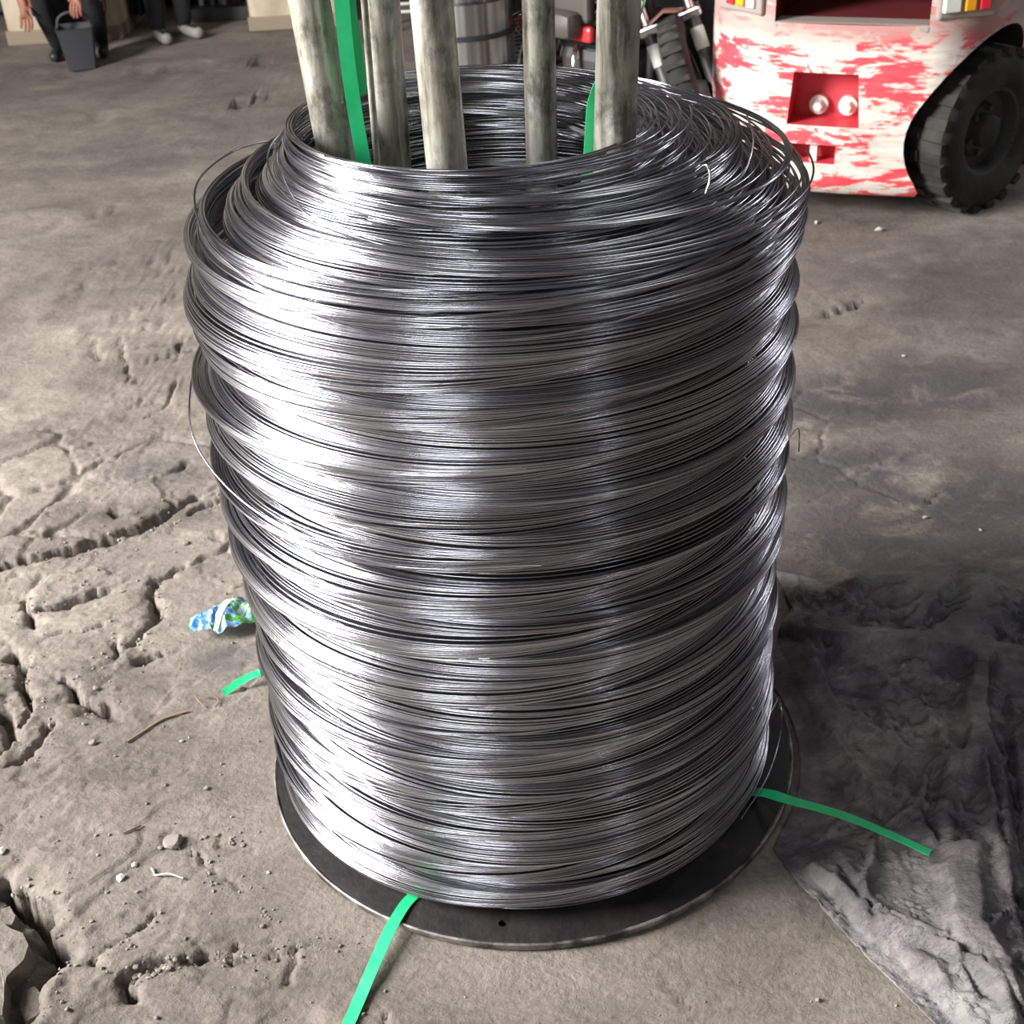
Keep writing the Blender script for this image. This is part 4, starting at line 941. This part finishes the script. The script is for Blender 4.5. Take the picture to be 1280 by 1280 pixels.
# dark cabinet behind the motorcycle
cb_ = at(735, 20, y=4.3); cab = empty('tool_cabinet', (cb_[0], 4.5, 0)); tag(cab, 'dark metal cabinet standing behind the motorcycle', 'cabinet')
bm = bmesh.new(); box(bm, (0, 0, .45), (1.3, .4, .84), bev=.01); bm_obj('body', bm, M['gunmetal'], cab)
for sx in (-1, 1):
    bm = bmesh.new(); box(bm, (sx*.32, -.206, .47), (.6, .012, .74), bev=.004); o = bm_obj('door', bm, M['greenish'], cab)
    bm = bmesh.new(); box(bm, (sx*.06, -.225, .5), (.015, .03, .12)); bm_obj('handle', bm, M['chrome'], o)
for sx in (-1, 1):
    for sy in (-1, 1):
        bm = bmesh.new(); box(bm, (sx*.6, sy*.16, .016), (.05, .05, .028)); bm_obj('foot', bm, M['black'], cab)
bx_ = at(707, 12, y=4.0); bm = bmesh.new(); box(bm, (bx_[0]+.05, 4.0, .15), (.32, .25, .29), bev=.006)
tag(bm_obj('cardboard_box', bm, M['wood']), 'brown cardboard box on the floor behind the motorcycle', 'box')

# ------------------------------------------------------------------ columns, sheets, rack
def column(pixl, pixr, label):
    yp = 5.24; a, b = at(*pixl, y=yp), at(*pixr, y=yp); w_ = b[0]-a[0]; t = empty('concrete_column', ((a[0]+b[0])/2, yp+.25, 0)); tag(t, label, 'column')
    bm = bmesh.new(); box(bm, (0, 0, 2.42), (w_, .5, 4.8), bev=.03); bm_obj('shaft', bm, M['column'], t)
    bm = bmesh.new(); box(bm, (0, 0, .033), (w_+.012, .512, .07), bev=.008); o = bm_obj('foot_band', bm, M['column_foot'], t); o['label'] = 'dirt-darkened foot'
    return t
column((16, 74), (158, 72), 'wide cream plaster column behind the crouching person')
column((316, 57), (428, 50), 'tan plaster column seen just left of the coil pipes')
# hanging blue-grey sheet
a, b = at(152, 52), at(192, 50); n_ = 60; V = []
for j in range(2):
    for i in range(n_):
        t = i/(n_-1); V.append((a[0]+(b[0]-a[0])*t*1.1, 5.48+.035*math.sin(t*38)+.012*math.sin(t*90), .06+j*2.4))
sh = mesh_np('hanging_sheet', V, [[i, i+1, n_+i+1, n_+i] for i in range(n_-1)], M['curtain']); sh.modifiers.new('s', 'SOLIDIFY').thickness = .004
tag(sh, 'pleated blue-grey sheet hanging beside the wide cream column', 'sheet')
# rack of dark bars
a, b = at(232, 56), at(308, 54); rack = empty('bar_rack', ((a[0]+b[0])/2, 5.70, 0)); tag(rack, 'dark rack of upright steel bars between the two columns', 'rack')
wr2 = b[0]-a[0]
bm = bmesh.new(); box(bm, (0, 0, .035), (wr2+.1, .36, .06)); bm_obj('base_rail', bm, M['gunmetal'], rack)
bm = bmesh.new(); box(bm, (0, 0.02, 1.5), (wr2+.1, .05, .05)); bm_obj('top_rail', bm, M['gunmetal'], rack)
for i in range(9):
    x = -wr2/2+wr2*i/8+random.uniform(-.01, .01); bm = bmesh.new(); cyl(bm, (x, random.uniform(-.1, -.04), .065), (x+random.uniform(-.02, .02), -.03, 1.9), random.uniform(.008, .016), seg=10)
    bm_obj('bar', bm, M['gunmetal'] if i % 3 else M['greenish'], rack, smooth=True)
bm = bmesh.new(); box(bm, (-.2, 6.1, 1.2), (7.5, .3, 2.36), bev=.01)  # added dark block, its colour stands for the shade of the unlit bay
tag(bm_obj('bay_shade_block', bm, M['gunmetal']), 'long dark block added against the back wall to stand for the unlit bay', 'dark backdrop')
# small white frame beyond the pipes
q = at(507, 44); fr = empty('white_stand', (q[0], q[1]+.12, 0)); tag(fr, 'small white tubular stand glimpsed between the pipes', 'stand')
for sx in (-1, 1):
    for sy in (-1, 1):
        bm = bmesh.new(); cyl(bm, (sx*.09, sy*.09, .002), (sx*.085, sy*.085, .42), .009, seg=8); bm_obj('leg', bm, M['white_paint'], fr, smooth=True)
for z_ in (.10, .30):
    bm = bmesh.new(); 
    for sy in (-1, 1): cyl(bm, (-.09, sy*.09, z_), (.09, sy*.09, z_), .007, seg=8)
    for sx in (-1, 1): cyl(bm, (sx*.09, -.09, z_), (sx*.09, .09, z_), .007, seg=8)
    bm_obj('rung', bm, M['white_paint'], fr, smooth=True)
bm = bmesh.new(); box(bm, (0, 0, .43), (.22, .22, .025), bev=.006); bm_obj('top', bm, M['gunmetal'], fr)

# ------------------------------------------------------------------ people
def person(name, joints, bones, mats, pick, loc, rz, label, scale=1.0):
    """one skinned body from joints {name:(x,y,z,r)} and bones; pick(co)->material index"""
    names = list(joints); me = bpy.data.meshes.new(name)
    me.from_pydata([joints[k][:3] for k in names], [(names.index(a), names.index(b)) for a, b in bones], [])
    o = bpy.data.objects.new(name, me); COL.objects.link(o)
    md = o.modifiers.new('skin', 'SKIN'); md.use_smooth_shade = True
    for k, sv in zip(names, me.skin_vertices[0].data):
        r_ = joints[k][3]; sv.radius = (r_, r_) if not isinstance(r_, tuple) else r_; sv.use_root = (k == 'pelvis')
    o.modifiers.new('sub', 'SUBSURF').levels = 2; o.modifiers['sub'].render_levels = 2
    dg = bpy.context.evaluated_depsgraph_get(); nm = bpy.data.meshes.new_from_object(o.evaluated_get(dg))
    o.modifiers.clear(); o.data = nm
    for x in mats: nm.materials.append(x)
    while len(nm.materials) > len(mats): nm.materials.pop(index=0)
    for p_ in nm.polygons: p_.material_index = pick(p_.center); p_.use_smooth = True
    o.location = loc; o.rotation_euler = (0, 0, rz); o.scale = (scale,)*3
    tag(o, label, 'person'); return o
def hand(joints, bones, wrist, d, side, s=1.0, nm='h'):
    """palm and five fingers hanging along d from the wrist; side = outward direction of the thumb"""
    d = Vector(d).normalized(); sd = Vector(side).normalized(); sd = (sd-d*sd.dot(d)).normalized(); w = Vector(joints[wrist][:3])
    joints[nm+'p'] = (*(w+d*.045*s), .026*s); bones.append((wrist, nm+'p'))
    joints[nm+'q'] = (*(w+d*.085*s), .028*s); bones.append((nm+'p', nm+'q'))
    cr = d.cross(sd)
    for i, L in enumerate((.070, .080, .075, .058)):
        o_ = sd*(.030-.020*i)*s; b0 = w+d*.095*s+o_
        joints[f'{nm}{i}a'] = (*b0, .0095*s); joints[f'{nm}{i}b'] = (*(b0+d*L*.5*s+cr*.012*s), .0088*s); joints[f'{nm}{i}c'] = (*(b0+d*L*.9*s+cr*.034*s), .0075*s)
        bones += [(nm+'q', f'{nm}{i}a'), (f'{nm}{i}a', f'{nm}{i}b'), (f'{nm}{i}b', f'{nm}{i}c')]
    joints[nm+'t'] = (*(w+d*.05*s+sd*.038*s), .012*s); joints[nm+'u'] = (*(w+d*.09*s+sd*.058*s+cr*.015*s), .010*s)
    bones += [(nm+'p', nm+'t'), (nm+'t', nm+'u')]
# crouching person (faces -y, towards the viewer)
J = {'pelvis': (0, .12, .20, .13), 'belly': (0, .06, .34, .13), 'chest': (0, -.02, .52, .14), 'neckb': (0, -.04, .66, .07), 'neck': (0, -.05, .71, .05), 'head': (0, -.07, .80, .085), 'crown': (0, -.06, .88, .07)}
Bn = [('pelvis', 'belly'), ('belly', 'chest'), ('chest', 'neckb'), ('neckb', 'neck'), ('neck', 'head'), ('head', 'crown')]
for s_, k in ((-1, 'l'), (1, 'r')):
    J.update({k+'hip': (s_*.09, .08, .19, .09), k+'knee': (s_*.15, -.26, .40, .062), k+'calf': (s_*.135, -.17, .24, .056), k+'ank': (s_*.12, -.08, .075, .042), k+'heel': (s_*.12, -.06, .035, .034), k+'toe': (s_*.135, -.22, .030, .030),
              k+'sh': (s_*.17, -.03, .60, .062)})
    Bn += [('pelvis', k+'hip'), (k+'hip', k+'knee'), (k+'knee', k+'calf'), (k+'calf', k+'ank'), (k+'ank', k+'heel'), (k+'heel', k+'toe'), ('chest', k+'sh')]
J.update({'lel': (-.24, -.16, .50, .043), 'lwr': (-.225, -.24, .345, .028), 'rel': (.22, -.20, .48, .043), 'rwr': (.11, -.38, .41, .028)})
Bn += [('lsh', 'lel'), ('lel', 'lwr'), ('rsh', 'rel'), ('rel', 'rwr')]
hand(J, Bn, 'lwr', (.03, -.1, -1), (1, -.2, 0), .95, 'L'); hand(J, Bn, 'rwr', (-.35, -.35, -.75), (-.6, .3, 0), .95, 'R')
def pick1(c_):
    if c_.z > .70: return 3 if (c_.z > .84 or (c_.y > -.05 and c_.z > .74)) else 0
    if abs(c_.x) > .185 and .12 < c_.z < .47 and c_.y < -.15: return 0
    if c_.y < -.33 and .24 < c_.z < .46 and -.02 < c_.x < .205: return 0
    if abs(c_.x) > .19 and c_.z < .56 and c_.z > .40: return 4
    if c_.z < .055: return 5
    if c_.z > .40 and c_.y > -.16: return 2
    return 1
pc = at(72, 80)
P1 = person('person', J, Bn, [M['skin'], M['cloth_black'], M['cloth_pink'], M['hair'], M['cloth_light'], M['gunmetal']], pick1, (pc[0]+.07, 5.0, fz(pc[0], 4.9)), math.radians(8), 'crouching person in black trousers with bare forearms beside the charcoal bucket', .84)
# second person standing in shadow
J = {'pelvis': (0, 0, .93, .13), 'belly': (0, 0, 1.08, .125), 'chest': (0, 0, 1.30, .14), 'neckb': (0, 0, 1.45, .07), 'neck': (0, 0, 1.50, .05), 'head': (0, -.015, 1.60, .085), 'crown': (0, -.01, 1.69, .07)}
Bn = [('pelvis', 'belly'), ('belly', 'chest'), ('chest', 'neckb'), ('neckb', 'neck'), ('neck', 'head'), ('head', 'crown')]
for s_, k in ((-1, 'l'), (1, 'r')):
    J.update({k+'hip': (s_*.09, 0, .88, .095), k+'knee': (s_*.085, -.02, .50, .062), k+'calf': (s_*.08, .0, .33, .058), k+'ank': (s_*.075, .01, .085, .046), k+'heel': (s_*.075, .02, .038, .036), k+'toe': (s_*.095, -.15, .033, .034),
              k+'sh': (s_*.18, 0, 1.39, .062), k+'el': (s_*.21, .0, 1.12, .043), k+'wr': (s_*.15, -.16, .98, .028)})
    Bn += [('pelvis', k+'hip'), (k+'hip', k+'knee'), (k+'knee', k+'calf'), (k+'calf', k+'ank'), (k+'ank', k+'heel'), (k+'heel', k+'toe'), ('chest', k+'sh'), (k+'sh', k+'el'), (k+'el', k+'wr')]
    hand(J, Bn, k+'wr', (0, -.2, -1), (-s_*.2, -1, 0), .95, k.upper())
def pick2(c_):
    if c_.z > 1.50: return 3 if (c_.z > 1.66 or c_.y > .03) else 0
    if c_.y < -.13 and .8 < c_.z < 1.02: return 0
    if c_.z < .062: return 4
    if c_.z < .25: return 1
    return 2
pc = at(214, 53)
P2 = person('person', J, Bn, [M['skin'], M['cloth_black'], M['cloth_grey'], M['hair'], M['shoe']], pick2, (pc[0], pc[1]+.08, fz(pc[0], pc[1])), math.radians(35), 'standing person in grey clothes and pale shoes in the shadow between the columns', .9)
# faces: eyes, nose, ears as small sub-meshes of the head
def face(o, zc, yf, z_ear):
    for s_ in (-1, 1):
        bm = bmesh.new(); bmesh.ops.create_uvsphere(bm, u_segments=10, v_segments=8, radius=.010); bmesh.ops.translate(bm, vec=(s_*.032, yf, zc), verts=bm.verts); bm_obj('eye', bm, M['black'], o, smooth=True)
        bm = bmesh.new(); bmesh.ops.create_uvsphere(bm, u_segments=10, v_segments=8, radius=.022); bmesh.ops.scale(bm, vec=(.4, .8, 1.3), verts=bm.verts); bmesh.ops.translate(bm, vec=(s_*.084, yf+.08, zc-.01), verts=bm.verts); bm_obj('ear', bm, M['skin'], o, smooth=True)
    bm = bmesh.new(); cyl(bm, (0, yf+.005, zc), (0, yf-.018, zc-.04), .006, .014, 10); bm_obj('nose', bm, M['skin'], o, smooth=True)
    bm = bmesh.new(); box(bm, (0, yf+.004, zc-.07), (.045, .012, .010), bev=.003); bm_obj('mouth', bm, M['mudguard'], o)
face(P1, .815, -.145, .8); face(P2, 1.61, -.09, 1.6)
# bucket
bc = at(97, 86); bk = empty('bucket', (bc[0]+.02, 4.70, fz(bc[0], 4.7)), .2); bk.scale = (.82,)*3; tag(bk, 'charcoal plastic bucket with arched handle in front of the crouching person', 'bucket')
bm = bmesh.new(); rings = []
for z_, w_ in ((.003, .075), (.21, .100), (.225, .106), (.225, .094), (.21, .092), (.02, .070)):
    ring = []
    for i in range(32):
        a = 2*PI*i/32; c_, s_ = math.cos(a), math.sin(a); k = 1/max(abs(c_), abs(s_)); k = 1+(k-1)*.75
        ring.append(bm.verts.new((w_*c_*k, w_*s_*k*.9, z_)))
    rings.append(ring)
for a, b in zip(rings[:-1], rings[1:]):
    for i in range(32): bm.faces.new((a[i], a[(i+1) % 32], b[(i+1) % 32], b[i]))
bm.faces.new(rings[0][::-1]); bm.faces.new(rings[-1]); bm_obj('body', bm, M['bucket'], bk, smooth=True)
tube_obj('handle', smooth_path([(-.09, 0, .222), (-.075, 0, .27), (-.03, 0, .295), (.03, 0, .295), (.075, 0, .27), (.09, 0, .222)], 8), .009, M['bucket'], bk, 8, ref=(0, 1, 0))
